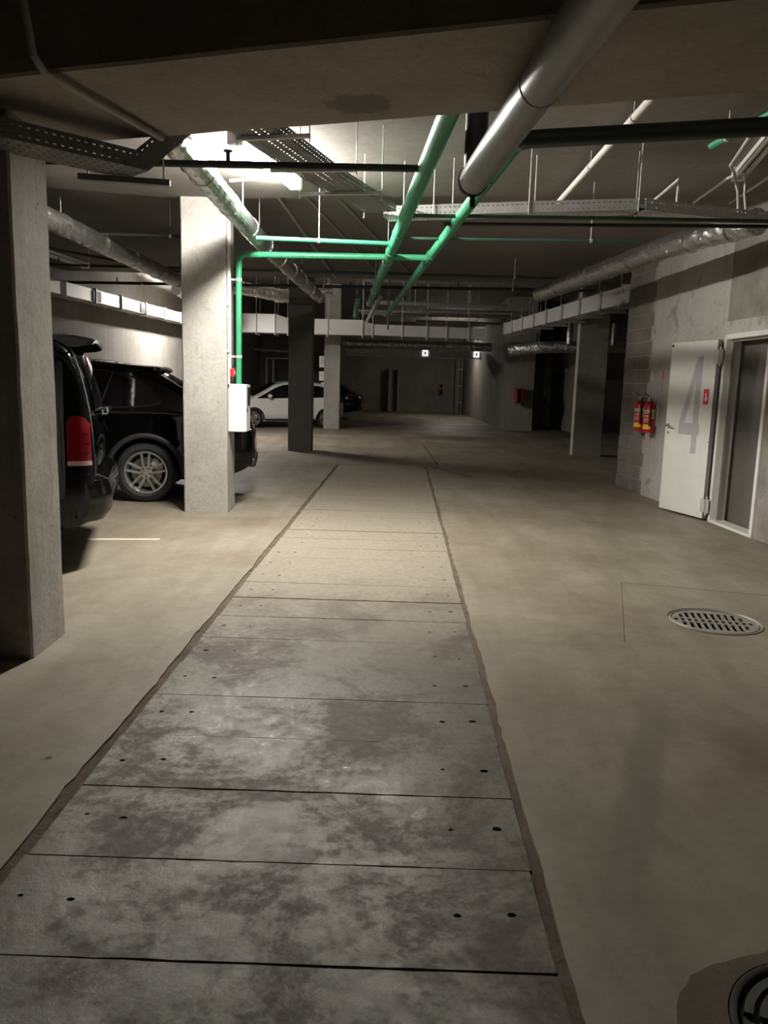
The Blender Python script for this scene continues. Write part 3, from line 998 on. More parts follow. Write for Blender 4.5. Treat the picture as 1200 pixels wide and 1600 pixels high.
# ------------------------------------------------------------------ luminaires
def luminaire(a, b, ztop, mat, label, drop=0.0, w=0.055):
    a, b = Vector((a[0], a[1], 0)), Vector((b[0], b[1], 0))
    L = (b - a).length
    c = (a + b) / 2
    t = thing('strip_light', label, 'light', (c.x, c.y, ztop - 0.001), math.atan2((b - a).y, (b - a).x), 'fluorescent strip lights')
    MB().bbox(-L / 2, L / 2, -w / 2, w / 2, -0.045 - drop, -drop, 0.006).build('housing', 'white_plastic', t)
    for s in (-1, 1):
        MB().tube([(-L / 2 + 0.03, s * 0.034, -0.085 - drop), (L / 2 - 0.03, s * 0.034, -0.085 - drop)], 0.019, 10).build('tube', mat, t, smooth='auto')
    for s in (-1, 1):
        MB().bbox(s * L / 2 - 0.03, s * L / 2 + 0.03, -0.06, 0.06, -0.11 - drop, -drop, 0.008).build('end_cap', 'white_plastic', t)
    if drop > 0.05:
        for s in (-0.35, 0.35):
            MB().tube([(s * L, 0, -drop), (s * L, 0, 0)], 0.005, 6).build('hanger_rod', 'galvanised', t)
    return t
luminaire((-1.24, 6.46), (-0.93, 7.85), Z_UP, 'tube1', 'lit fluorescent strip light on the ceiling past the near beam')
luminaire((-4.62, 19.2), (-4.62, 20.5), Z_HI, 'tube2', 'lit strip light hung over the left bays behind the pale pillar', 0.95)
luminaire((2.4, 37.0), (3.6, 37.0), Z_HI, 'tube3', 'lit strip light by the far wall behind the ducts', 1.15)
luminaire((-5.55, 13.0), (-5.45, 14.4), Z_LO, 'tube_off', 'unlit strip light on the ceiling over the parked black car')
luminaire((2.72, 5.9), (2.98, 7.1), Z_UP, 'tube_off', 'unlit strip light on the ceiling above the right cable tray')

# ------------------------------------------------------------------ pipes
def rods(t, pts, ztop, name='hanger'):
    for p in pts:
        m = MB().tube([p, (p[0], p[1], ztop)], 0.0045, 6)
        m.build(name, 'galvanised', t, world=True)

def ring_at(t, p, d, r, w, mat, name, th=0.008):
    """collar of outer radius r+th round an axis d at p"""
    m = MB().lathe([(r, -w / 2), (r + th, -w / 2), (r + th, w / 2), (r, w / 2)], 20)
    q = Vector((0, 0, 1)).rotation_difference(Vector(d).normalized()).to_matrix().to_4x4()
    m.xf(Matrix.Translation(p) @ q)
    return m.build(name, mat, t, smooth='auto', world=True)

def pipe(name, label, pts, r, mat, cat='pipe', collars=(), cw=0.07, cmat=None, hang=(), ztop=Z_UP, group=None, seg=16, th=0.006):
    p0 = Vector(pts[0])
    t = thing(name, label, cat, p0, 0, group)
    MB().tube(pts, r, seg).build('pipe', mat, t, smooth='auto', world=True)
    P = [Vector(p) for p in pts]
    a, b = P[0], P[-1]
    for c in collars:
        if isinstance(c, tuple):
            ring_at(t, c[0], c[1], r, cw, cmat or mat, 'coupling', th)
        else:
            ring_at(t, a.lerp(b, c), b - a, r, cw, cmat or mat, 'coupling', th)
    for h in hang:
        q = a.lerp(b, h)
        m = MB().tube([(q.x, q.y, q.z + r), (q.x, q.y, ztop)], 0.005, 6)
        m.build('hanger', 'galvanised', t, world=True)
        ring_at(t, q, b - a, r, 0.025, 'galvanised', 'clamp', 0.005)
    return t

ZP = 2.873
def p1(y): return (0.27 - 0.064 * (y - 4.32), y, ZP)
def p2(y): return (0.683 - 0.0655 * (y - 4.76), y, ZP)
pipe('green_pipe', 'thick green water pipe emerging from the beam, left of the two long ones', [p1(3.8), p1(14.0)], 0.055, 'green_pipe', collars=(0.36, 0.46, 0.62), hang=(0.52, 0.8), ztop=Z_LO)
e = elbow((2.6, 4.15, ZP), (0.70, 4.655, ZP), p2(8), 0.12)
lp = pipe('green_pipe', 'long green water pipe with dark elbow turning right under the beam', e[3:] + [p2(16.2)], 0.047, 'green_pipe',
     collars=((p2(5.45), (-.0655, 1, 0)), (p2(8.65), (-.0655, 1, 0)), (p2(9.1), (-.0655, 1, 0))))
MB().tube([(3.98, 3.785, ZP)] + e[:4], 0.048, 16).build('dark_leg', 'green_black', lp, smooth='auto', world=True)
e1 = elbow((0, 8.85, ZP), (-1.684, 8.95, ZP), (-1.684, 8.95, 2), 0.10, 8)
gp = pipe('green_pipe', 'bright green pipe running across and dropping down the pale pillar', [p2(8.85)] + e1 + [(-1.688, 8.95, 1.452)], 0.034, 'green_pipe',
     collars=(((-1.684, 8.95, 2.76), (0, 0, 1)), ((-1.58, 8.95, ZP), (1, 0, 0))), th=0.004)
for z in (2.60, 1.76):
    m = MB()
    m.box(-1.785, -1.70, 8.94, 8.96, z - 0.01, z + 0.01)
    m.build('clip', 'galvanised', gp, world=True)
    ring_at(gp, (-1.686, 8.95, z), (0, 0, 1), 0.034, 0.03, 'galvanised', 'clip', 0.004)
pipe('green_branch', 'thin green branch pipe ending left of the two long pipes', [p1(8.05), (-1.32, 7.93, ZP)], 0.022, 'green_pipe', collars=(0.02,), hang=(0.55,))
pipe('green_branch', 'thin green pipe running right below the slotted cable tray', [p1(6.72), (1.7, 6.62, ZP), (3.8, 6.55, ZP)], 0.016, 'dull_green', collars=(0.01,))
pipe('green_branch', 'faint green pipe crossing behind the slotted tray on the right', [p1(7.75), (2.35, 7.7, ZP + 0.02)], 0.014, 'dull_green', hang=(0.8,))
pipe('sprinkler_pipe', 'black sprinkler pipe crossing in front of the lit strip light', [(-2.6, 5.36, ZP), (0.245, 5.30, ZP)], 0.023, 'black_pipe', collars=(0.06, 0.99))
pipe('green_pipe', 'short green pipe under the ceiling at the upper right corner', [(2.28, 5.95, 3.25), (2.42, 4.9, 3.25)], 0.028, 'green_pipe', hang=(0.2,))

# large grey soil pipe with a riser elbow
t = thing('soil_pipe', 'large grey drain pipe passing under the near beam towards the camera', 'pipe', (0.46, 4.55, 2.64))
def big(y): return Vector((0.455 - 0.073 * (y - 4.52), y, 2.64))
MB().tube([big(4.64), big(0.2)], 0.080, 24).build('pipe', 'grey_pipe', t, smooth='auto', world=True)
MB().tube([big(4.64) + Vector((0, 0, -0.0)), big(4.60)], 0.086, 24).build('end_cap', 'black_pipe', t, smooth='auto', world=True)
MB().tube([(0.452, 4.56, 2.60), (0.452, 4.56, Z_UP)], 0.062, 20).build('riser', 'black_pipe', t, smooth='auto', world=True)
for y in (2.75,):
    ring_at(t, big(y), (-.073, 1, 0), 0.08, 0.10, 'grey_pipe', 'socket', 0.010)
MB().tube([big(2.72), big(0.2)], 0.0905, 24).build('sleeve', 'grey_pipe', t, smooth='auto', world=True)
ring_at(t, big(3.2), (-.073, 1, 0), 0.08, 0.012, 'grey_pipe', 'seam', 0.003)
m = MB().box(0.452 - .014, 0.452 + .014, 4.62, 4.66, 2.50, 2.62)
m.build('outlet', 'black_pipe', t, world=True)

pipe('conduit', 'pale conduit joining the end of the lit strip light', [(-1.57, 7.92, 3.395), (-0.83, 7.62, 3.395)], 0.016, 'conduit_white', 'conduit')
# conduits on the right ceiling
pipe('conduit', 'straight pale conduit under the ceiling, right of the big grey pipe', [(1.585, 4.2, 3.30), (1.625, 8.1, 3.30)], 0.026, 'conduit_white', 'conduit', hang=(0.35, 0.65))
pipe('conduit', 'thin pale conduit bending down into the slotted tray', [(2.557, 8.122, 3.335), (2.511, 7.369, 3.335)] + elbow((2.511, 7.369, 3.335), (2.496, 7.168, 3.335), (2.40, 7.0, 3.0), 0.05) + [(2.36, 6.80, 3.0)], 0.013, 'conduit_white', 'conduit')
pipe('conduit', 'long pale conduit with a hooked end dropping to the tray end', [(2.948, 8.022, 3.335), (2.896, 7.120, 3.335), (2.925, 6.929, 3.335), (2.965, 6.934, 3.335), (2.98, 6.95, 3.16), (2.99, 6.9, 2.98), (2.96, 6.86, 2.90), (2.86, 6.86, 2.885)], 0.012, 'conduit_white', 'conduit')
pipe('conduit', 'short angled pale conduit coming from the upper right ceiling', [(2.571, 6.008, 3.335), (2.752, 6.741, 3.335), (2.867, 6.939, 3.335), (2.94, 7.0, 3.2), (2.93, 6.92, 3.0)], 0.013, 'conduit_white', 'conduit')
pipe('conduit', 'pale conduit close to the right wall under the ceiling', [(3.299, 8.022, 3.335), (3.211, 6.977, 3.335), (3.277, 5.805, 3.335)], 0.012, 'conduit_white', 'conduit')
pipe('sprinkler_pipe', 'black pipe running to the right wall below the slotted tray', [(0.44, 6.95, 2.86), (3.7, 6.65, 2.86)], 0.016, 'black_pipe')
# conduit crossing under the beam on the left
pipe('conduit', 'dusty steel conduit bent round the underside of the near beam', [(-1.44, 3.085, 3.34), (-1.45, 3.28, 2.95), (-1.452, 3.36, 2.76), (-1.44, 3.43, 2.722), (-1.20, 4.28, 2.722)], 0.016, 'conduit_grey', 'conduit')
# ceiling conduits running away
for k, (xa, ya, xb, yb, lab) in enumerate(((-0.95, 8.75, -0.15, 15.4, 'thin conduit under the dark ceiling between foil duct and green pipe'), (-0.62, 8.75, 0.5, 15.4, 'thin conduit on the dark ceiling beside the green pipe'),
                                            (-1.25, 8.8, -1.05, 15.4, 'thin conduit on the dark ceiling just right of the foil duct'))):
    pipe('conduit', lab, [(xa, ya, Z_LO - 0.02), (xb, yb, Z_LO - 0.02)], 0.012 + 0.004 * k, 'conduit_grey', 'conduit')
# cross sprinkler mains with upright heads
def sprinkler(label, a, b, r, heads, ztop):
    t = pipe('sprinkler_pipe', label, [a, b], r, 'black_pipe', hang=(0.15, 0.5, 0.85), ztop=ztop)
    A, B = Vector(a), Vector(b)
    for h in heads:
        q = A.lerp(B, h)
        m = MB().tube([q, q + Vector((0, 0, 0.09))], 0.011, 8)
        m.lathe([(0.0, 0.09), (0.022, 0.095), (0.022, 0.10), (0, 0.102)], 10, 'z', q)
        m.build('sprinkler_head', 'black_pipe', t, world=True)
    return t
sprinkler('black sprinkler main across the bays, nearest one left of the pale pillar', (-5.5, 9.16, 3.1), (-2.0, 9.3, 3.1), 0.018, (0.2, 0.55, 0.85), Z_LO)
sprinkler('black sprinkler main crossing the aisle behind the bright green pipe', (-6.2, 12.75, 3.22), (3.4, 12.75, 3.22), 0.020, (0.1, 0.22, 0.3, 0.5), Z_LO)
sprinkler('black sprinkler main at the end of the lower ceiling', (-6.15, 15.3, 3.25), (3.7, 14.45, 3.25), 0.028, (0.1, 0.2, 0.35, 0.55, 0.75), Z_LO)
pipe('sprinkler_pipe', 'slanting black pipe over the left bays towards the wall duct', [(-5.9, 10.8, 3.36), (-3.0, 15.4, 3.36)], 0.022, 'black_pipe')
# head on the near sprinkler pipe
near_sp = [o for o in COL.objects if o.name.startswith('sprinkler_pipe') and 'strip light' in o.get('label', '')][0]
m = MB().tube([(-1.07, 5.33, ZP), (-1.07, 5.33, ZP + 0.075)], 0.013, 8)
m.lathe([(0, 0.075), (0.03, 0.08), (0.03, 0.086), (0, 0.09)], 10, 'z', (-1.07, 5.33, ZP))
m.build('sprinkler_head', 'black_pipe', near_sp, world=True)

# foil covered round ducts
def foil_duct(label, pts, r, bands, name='foil_duct', hang=(), ztop=Z_LO):
    t = thing(name, label, 'duct', pts[0])
    P = [Vector(p) for p in pts]
    tot = sum((P[i + 1] - P[i]).length for i in range(len(P) - 1))
    n = max(24, int(tot / 0.035))
    path = []
    for i in range(n + 1):
        s = tot * i / n
        k = 0
        while k < len(P) - 2 and s > (P[k + 1] - P[k]).length:
            s -= (P[k + 1] - P[k]).length
            k += 1
        path.append(P[k].lerp(P[k + 1], s / (P[k + 1] - P[k]).length))
    mb = MB().tube(path, r, 22)
    for i in range(n + 1):                      # crumple the jacket
        for k in range(22):
            v = Vector(mb.v[i * 22 + k])
            c = path[i]
            q = 1 + 0.10 * noise.noise(v * 9.0) + 0.07 * noise.noise(v * 23.0) + (0.03 if i % 17 < 1 else 0)
            mb.v[i * 22 + k] = tuple(c + (v - c) * q)
    mb.build('jacket', 'foil', t, world=True)
    for i in range(bands):
        j = int((i + 0.5) / bands * n)
        ring_at(t, path[j], path[min(n, j + 1)] - path[max(0, j - 1)], r * 1.05, 0.022, 'foil', 'band', 0.005)
    for h in hang:
        q = path[int(h * n)]
        MB().tube([(q.x, q.y, q.z + r), (q.x, q.y, ztop)], 0.005, 6).build('hanger', 'galvanised', t, world=True)
    return t
foil_duct('shiny foil wrapped duct running away beside the lit strip light', [(-1.45, 4.75, 3.05), (-1.47, 9.0, 3.05), (-1.40, 12.0, 3.05), (-1.30, 15.0, 3.05)], 0.095, 10, hang=(0.2, 0.32, 0.42))
foil_duct('dull foil wrapped duct over the parked cars on the left', [(-3.36, 5.6, 3.0), (-3.33, 9.0, 3.0), (-3.31, 13.0, 3.0)], 0.105, 7)
foil_duct('foil wrapped duct along the top of the right wall', [(3.22, 7.2, 3.0), (3.05, 7.9, 3.0), (2.90, 8.6, 3.0), (2.42, 13.0, 3.0)], 0.115, 9)
foil_duct('foil wrapped pipe under the long duct beside the right pillar', [(3.2, 21.0, 2.45), (4.0, 20.6, 2.55), (7.0, 20.3, 2.62)], 0.15, 6, hang=(0.2, 0.5, 0.8), ztop=Z_HI)
foil_duct('foil wrapped pipe crossing under the far duct', [(-1.7, 30, 2.97), (3.9, 30, 2.97)], 0.16, 6, hang=(0.1, 0.5, 0.9), ztop=Z_HI)
for k, x in enumerate((4.56, 5.68)):
    foil_duct(('first' if k == 0 else 'second') + ' upright foil pipe stub beside the right pillar', [(x, 20.1, 2.62), (x, 20.1, 3.15)], 0.07, 1, 'foil_stub')
foil_duct('curled flexible foil duct at the top of the dark pillar', [(-3.6, 17.4, 3.50), (-2.9, 17.6, 3.44), (-2.4, 17.8, 3.36), (-2.0, 18.0, 3.42), (-1.3, 18.0, 3.55)], 0.14, 5)
foil_duct('bent flexible foil duct above the wall duct on the left', [(-5.1, 19.2, 3.6), (-5.0, 20.5, 3.5), (-4.6, 21.5, 3.45)], 0.13, 4)

# ------------------------------------------------------------------ rectangular sheet metal ducts
def rect_duct(label, a, b, w, z0, z1, flanges, taper=None, name='rectangular_duct', ztop=Z_HI, mat='sheet_metal', hang=True):
    """duct from a to b (plan centre line); sections between flanges are separate panels"""
    A, B = Vector((a[0], a[1], 0)), Vector((b[0], b[1], 0))
    L = (B - A).length
    t = thing(name, label, 'duct', (A.x, A.y, z0), math.atan2((B - A).y, (B - A).x))
    xs = [0.0] + [f * L for f in flanges] + [L]
    h = z1 - z0
    for i in range(len(xs) - 1):
        x0, x1 = xs[i], xs[i + 1]
        t0 = taper(x0 / L) if taper else (w, 0.0, h)
        t1 = taper(x1 / L) if taper else (w, 0.0, h)
        vs = []
        for x, (ww, za, zb) in ((x0 + 0.004, t0), (x1 - 0.004, t1)):
            vs += [(x, -ww / 2, za), (x, ww / 2, za), (x, ww / 2, zb), (x, -ww / 2, zb)]
        MB().add(vs, [(0, 1, 2, 3), (4, 7, 6, 5), (0, 4, 5, 1), (1, 5, 6, 2), (2, 6, 7, 3), (3, 7, 4, 0)]).build('panel', mat, t)
    for i, x in enumerate(xs):
        ww, za, zb = taper(x / L) if taper else (w, 0.0, h)
        q = 0.028
        m = MB()
        m.box(x - 0.012, x + 0.012, -ww / 2 - q, ww / 2 + q, za - q, za)
        m.box(x - 0.012, x + 0.012, -ww / 2 - q, ww / 2 + q, zb, zb + q)
        m.box(x - 0.012, x + 0.012, -ww / 2 - q, -ww / 2, za, zb)
        m.box(x - 0.012, x + 0.012, ww / 2, ww / 2 + q, za, zb)
        m.build('flange', 'galvanised', t)
        if hang and 0 < i < len(xs) - 1:
            for s in (-1, 1):
                MB().tube([(x, s * (ww / 2 + 0.05), za - 0.05), (x, s * (ww / 2 + 0.05), ztop - z0)], 0.005, 6).build('hanger_rod', 'galvanised', t)
            MB().box(x - 0.02, x + 0.02, -ww / 2 - 0.08, ww / 2 + 0.08, za - 0.06, za - 0.03).build('support_bar', 'galvanised', t)
    return t
rect_duct('long sheet metal duct with flanged joints beside the block pier on the right', (4.33, 12.95), (3.47, 22.6), 0.42, 2.98, 3.28, [0.10, 0.21, 0.33, 0.45, 0.57, 0.68, 0.79, 0.90], ztop=Z_LO)
# the far part of this duct lies under the high ceiling; its rods simply end at the lower slab height
def tp(f):
    # wide end at the left, two reductions on the way right
    pts = [(0.0, 0.60, 0.0, 0.55), (0.150, 0.60, 0.0, 0.55), (0.20, 0.50, 0.0, 0.45), (0.50, 0.50, 0.0, 0.45), (0.54, 0.40, 0.02, 0.34), (1.0, 0.40, -0.02, 0.30)]
    xs = [p[0] for p in pts]
    return tuple(float(np.interp(f, xs, [p[k] for p in pts])) for k in (1, 2, 3))
rect_duct('bright sheet metal duct spanning the hall behind the dark pillar', (-4.55, 24.3), (2.95, 24.3), 0.5, 2.93, 3.48, [0.075, 0.150, 0.20, 0.24, 0.36, 0.50, 0.54, 0.66, 0.76, 0.84, 0.93], taper=tp)
rect_duct('low dark sheet metal duct in front of the far wall', (-1.8, 34.0), (3.95, 34.0), 0.4, 2.66, 2.93, [0.2, 0.4, 0.62, 0.82])
wd = rect_duct('white sheet metal duct along the left wall above the black car', (lwx(12.2) + 0.30, 12.2), (lwx(23.2) + 0.30, 23.2), 0.36, 2.94, 3.18, [0.12, 0.22, 0.33, 0.44, 0.56, 0.67, 0.78, 0.88], ztop=3.4, hang=False)
# grilles and dampers on the wall duct
for f, w_ in ((0.335, 0.35), (0.545, 0.25)):
    L = 11.03
    m = MB().box(f * L - w_ / 2, f * L + w_ / 2, -0.195, -0.182, 0.02, 0.22)
    gr = m.build('grille', 'trim_black', wd)
    m = MB()
    for k in range(6):
        m.box(f * L - w_ / 2, f * L + w_ / 2, -0.203, -0.195, 0.035 + k * 0.032, 0.045 + k * 0.032)
    m.build('louvre', 'iron', gr)['kind'] = 'stuff'

# white sign squares under the far duct, faces given a glow
for k, x in enumerate((1.57, 3.75)):
    t = thing('wall_sign', 'small white square sign on the far low duct, ' + ('left one' if k == 0 else 'right one near the corner'), 'sign', (x, 33.79, 2.72), 0, 'white square signs')
    MB().bbox(-0.12, 0.12, -0.04, 0.0, 0, 0.25, 0.01).build('panel', 'sign_white', t)
    MB().box(-0.03, 0.03, -0.046, -0.04, 0.07, 0.17).build('pictogram', 'galvanised', t)

# ------------------------------------------------------------------ cable trays
def tray(label, pts, w, h, mat='galvanised', mesh_bottom=True, cables=2, name='cable_tray', supports=(), ztop=Z_UP, pitch=0.05):
    t = thing(name, label, 'cable tray', pts[0])
    P = [Vector(p) for p in pts]
    for i in range(len(P) - 1):
        a, b = P[i], P[i + 1]
        d = (b - a).normalized()
        sd = d.cross(Vector((0, 0, 1))).normalized()
        u = sd.cross(d)
        L = (b - a).length
        m = MB().perf(a - sd * w / 2, d, sd, L, w, max(3, int(w / 0.05)), pitch * 0.9, pitch * 0.36, 0.010)
        ob = m.build('tray_bottom', mat, t, world=True)
        md = ob.modifiers.new('thick', 'SOLIDIFY'); md.thickness = 0.002
        for s in (-1, 1):
            m = MB().perf(a + sd * s * w / 2, d, u, L, h, 2, pitch * 0.8, pitch * 0.32, h * 0.085)
            m.bar(a + sd * s * (w / 2 - 0.006) + u * h, b + sd * s * (w / 2 - 0.006) + u * h, 0.014, 0.004, u)
            ob = m.build('side_rail', mat, t, world=True)
            md = ob.modifiers.new('thick', 'SOLIDIFY'); md.thickness = 0.002
    for c in range(cables):
        off = (c - (cables - 1) / 2) * w * 0.28
        path = []
        for i, p in enumerate(P):
            d = (P[min(i + 1, len(P) - 1)] - P[max(i - 1, 0)]).normalized()
            sd = d.cross(Vector((0, 0, 1))).normalized()
            path.append(p + sd * off + Vector((0, 0, 0.018)))
        MB().tube(path, 0.012, 8).build('cable', 'cable_black', t, smooth='auto', world=True)
    for (x, y, z) in supports:
        MB().tube([(x, y, z), (x, y, ztop)], 0.005, 6).build('hanger_rod', 'galvanised', t, world=True)
    return t
tB = tray('galvanised slotted cable tray running to the right under the ceiling', [(-0.05, 7.12, 2.92), (1.15, 6.80, 2.92), (1.98, 6.60, 2.92), (3.0, 6.92, 2.92), (3.75, 6.95, 2.92)], 0.20, 0.085,
     supports=[(0.35, 6.9, 2.9), (0.10, 7.18, 2.9), (1.12, 6.70, 2.9), (1.20, 6.90, 2.9), (1.95, 6.48, 2.9), (2.0, 6.72, 2.9), (0.52, 7.05, 2.86), (-0.24, 7.0, 2.9)])
tA = tray('dark perforated cable tray beside the lit strip light', [(-0.93, 4.55, 2.95), (-0.50, 5.95, 2.95), (-0.10, 7.0, 2.95)], 0.29, 0.06, 'tray_dark', cables=3)
for (a, b) in (((-0.85, 5.7, 2.935), (-0.25, 5.62, 2.935)), ((-0.72, 6.35, 2.935), (-0.08, 6.25, 2.935)), ((-0.95, 5.0, 2.935), (-0.5, 4.9, 2.935))):
    m = MB().bar(a, b, 0.035, 0.02)
    cb = m.build('cross_bar', 'galvanised', tA, world=True)
    for q in (a, b):
        MB().tube([(q[0], q[1], 2.9), (q[0], q[1], Z_UP)], 0.004, 6).build('rod', 'galvanised', cb, world=True)
tC = tray('dark perforated cable tray passing in front of the left pillar', [(-2.6, 3.05, 2.56), (-1.88, 3.83, 2.56), (-1.36, 4.36, 2.56)], 0.26, 0.085, 'tray_dark', cables=3)
tD = tray('dark perforated tray section rising behind the near beam', [(-1.36, 4.36, 2.56), (-1.06, 4.66, 2.95), (-0.93, 4.72, 2.97)], 0.24, 0.075, 'tray_dark', cables=2)
m = MB().bar((-1.66, 4.33, 2.535), (-1.20, 4.42, 2.535), 0.041, 0.030)
m.build('strut_channel', 'tray_dark', tC, world=True)
for q in ((-1.62, 4.36), (-1.24, 4.44)):
    MB().tube([(q[0], q[1], 2.54), (q[0], q[1], Z_UP)], 0.005, 6).build('hanger_rod', 'galvanised', tC, world=True)

# ------------------------------------------------------------------ things on the pale pillar
t = thing('electrical_box', 'white electrical box on the side of the pale pillar below the green pipe', 'box', (-1.785, 8.95, 0.92))
MB().bbox(0.0, 0.185, -0.12, 0.13, 0, 0.535, 0.008).build('body', 'white_plastic', t)
dd = MB().bbox(0.186, 0.205, -0.118, 0.128, 0.004, 0.531, 0.005).build('door', 'white_plastic', t)
MB().box(0.205, 0.209, -0.05, 0.10, 0.30, 0.50).build('window', 'trim_black', dd)
MB().box(0.205, 0.213, -0.09, -0.075, 0.22, 0.27).build('latch', 'trim_black', dd)
t = thing('call_point', 'small red fire alarm call point above the white electrical box', 'alarm', (-1.785, 8.93, 1.535))
MB().bbox(0.0, 0.055, -0.045, 0.045, 0, 0.095, 0.008).build('body', 'alarm_red', t)
MB().box(0.055, 0.057, -0.025, 0.025, 0.03, 0.065).build('glass', 'label_white', t)
t = thing('conduit', 'white vertical conduit on the edge of the pale pillar', 'conduit', (-1.77, 8.80, 0.9))
MB().tube([(0, 0, 0.55), (0, 0, 2.43)], 0.013, 8).build('pipe', 'conduit_white', t, smooth='auto')
MB().tube([(0, 0.09, 0.72), (0, 0.09, 2.43)], 0.010, 8).build('pipe', 'conduit_white', t, smooth='auto')
for z in (0.9, 1.4, 1.9, 2.3):
    MB().box(-0.015, 0.016, -0.03, 0.02, z, z + 0.03).build('clip', 'conduit_white', t)
for z, hh in ((1.98, 0.36), (1.55, 0.30), (1.42, 0.08)):
    t = thing('switch_box', {1.98: 'upper', 1.55: 'middle', 1.42: 'smallest lower'}[z] + ' white switch box on the left side of the far pale pillar', 'box', (-2.07, 25.8, z), 0, 'switch boxes on the far pillar')
    MB().bbox(-0.16 if hh > .1 else -.08, 0.0, -0.12, 0.12, 0, hh, 0.01).build('body', 'white_plastic', t)
    MB().box(-0.10, -0.03, -0.126, -0.12, hh * 0.3, hh * 0.7).build('cover', 'conduit_white', t)

# ------------------------------------------------------------------ far ceiling services in the dark
rnd = random.Random(11)
for k in range(9):
    y = 18.5 + k * 1.6
    z = 3.6 + rnd.uniform(0, 0.8)
    x0, x1 = rnd.uniform(-1.0, 1.0), rnd.uniform(3.0, 5.5)
    pipe('service_pipe', 'dark service pipe under the high far ceiling, %s counted from the camera' % ('first second third fourth fifth sixth seventh eighth last'.split()[k]), [(x0, y, z), (x1, y + rnd.uniform(-.4, .4), z)], rnd.uniform(0.03, 0.07), 'grey_pipe' if k % 3 else 'foil', hang=(0.3, 0.7), ztop=Z_HI, group='dark service pipes under the far ceiling')
pipe('green_pipe', 'short dark green pipe stub hanging past the lower ceiling', [(-0.62, 15.9, 3.2), (-0.75, 17.6, 2.95)], 0.05, 'green_pipe', hang=(0.2, 0.8), ztop=Z_HI)
pipe('grey_stub', 'short grey pipe slanting past the lower ceiling edge', [(-0.15, 15.9, 3.25), (-0.5, 18.6, 2.95)], 0.04, 'grey_pipe', hang=(0.2, 0.8), ztop=Z_HI)
pipe('grey_stub', 'vertical grey pipe dropping beside the end of the green pipe', [(-0.02, 16.3, Z_HI), (-0.02, 16.3, 2.6)], 0.02, 'conduit_grey')
# pipes in the dark bay behind the white car
for k, (pts, lab) in enumerate((
        ([(-4.6, 30, 0.8), (-4.6, 30, 2.35), (-3.6, 30, 2.35), (-3.6, 30, 4.4)], 'pale bent pipe in the dark bay behind the white car'),
        ([(-4.35, 30, 0.8), (-4.35, 30, 2.30)], 'short upright pale pipe left behind the white car'),
        ([(-3.0, 29, 2.55), (-3.0, 29, 4.4)], 'tall pale pipe dropping from the far duct behind the white car'),
        ([(-4.9, 29, 2.62), (-3.0, 29, 2.55)], 'level dark pipe under the far duct behind the white car'))):
    pipe('service_pipe', lab, pts, 0.035, 'conduit_white' if k != 3 else 'grey_pipe')
struct(MB().box(lwx(31), -2.4, 31.0, 31.2, 0, Z_HI).build('wall_bay', 'shade_concrete'))  # added dark wall, the bay's darkness is put into its colour

# ------------------------------------------------------------------ cars
def smooth_interp(xs, ys):
    xs, ys = np.array(xs, float), np.array(ys, float)
    o = np.argsort(xs)
    xs, ys = xs[o], ys[o]
    d = np.gradient(ys, xs)
    h = np.diff(xs)
    s = np.diff(ys) / h
    m = np.zeros_like(ys)
    m[0], m[-1] = s[0], s[-1]
    for i in range(1, len(xs) - 1):
        m[i] = 0 if s[i - 1] * s[i] <= 0 else 2 * s[i - 1] * s[i] / (s[i - 1] + s[i])
    def f(x):
        x = min(max(x, xs[0]), xs[-1])
        i = min(max(int(np.searchsorted(xs, x)) - 1, 0), len(h) - 1)
        t = (x - xs[i]) / h[i]
        return float((2 * t**3 - 3 * t**2 + 1) * ys[i] + (t**3 - 2 * t**2 + t) * h[i] * m[i] + (-2 * t**3 + 3 * t**2) * ys[i + 1] + (t**3 - t**2) * h[i] * m[i + 1])
    return f

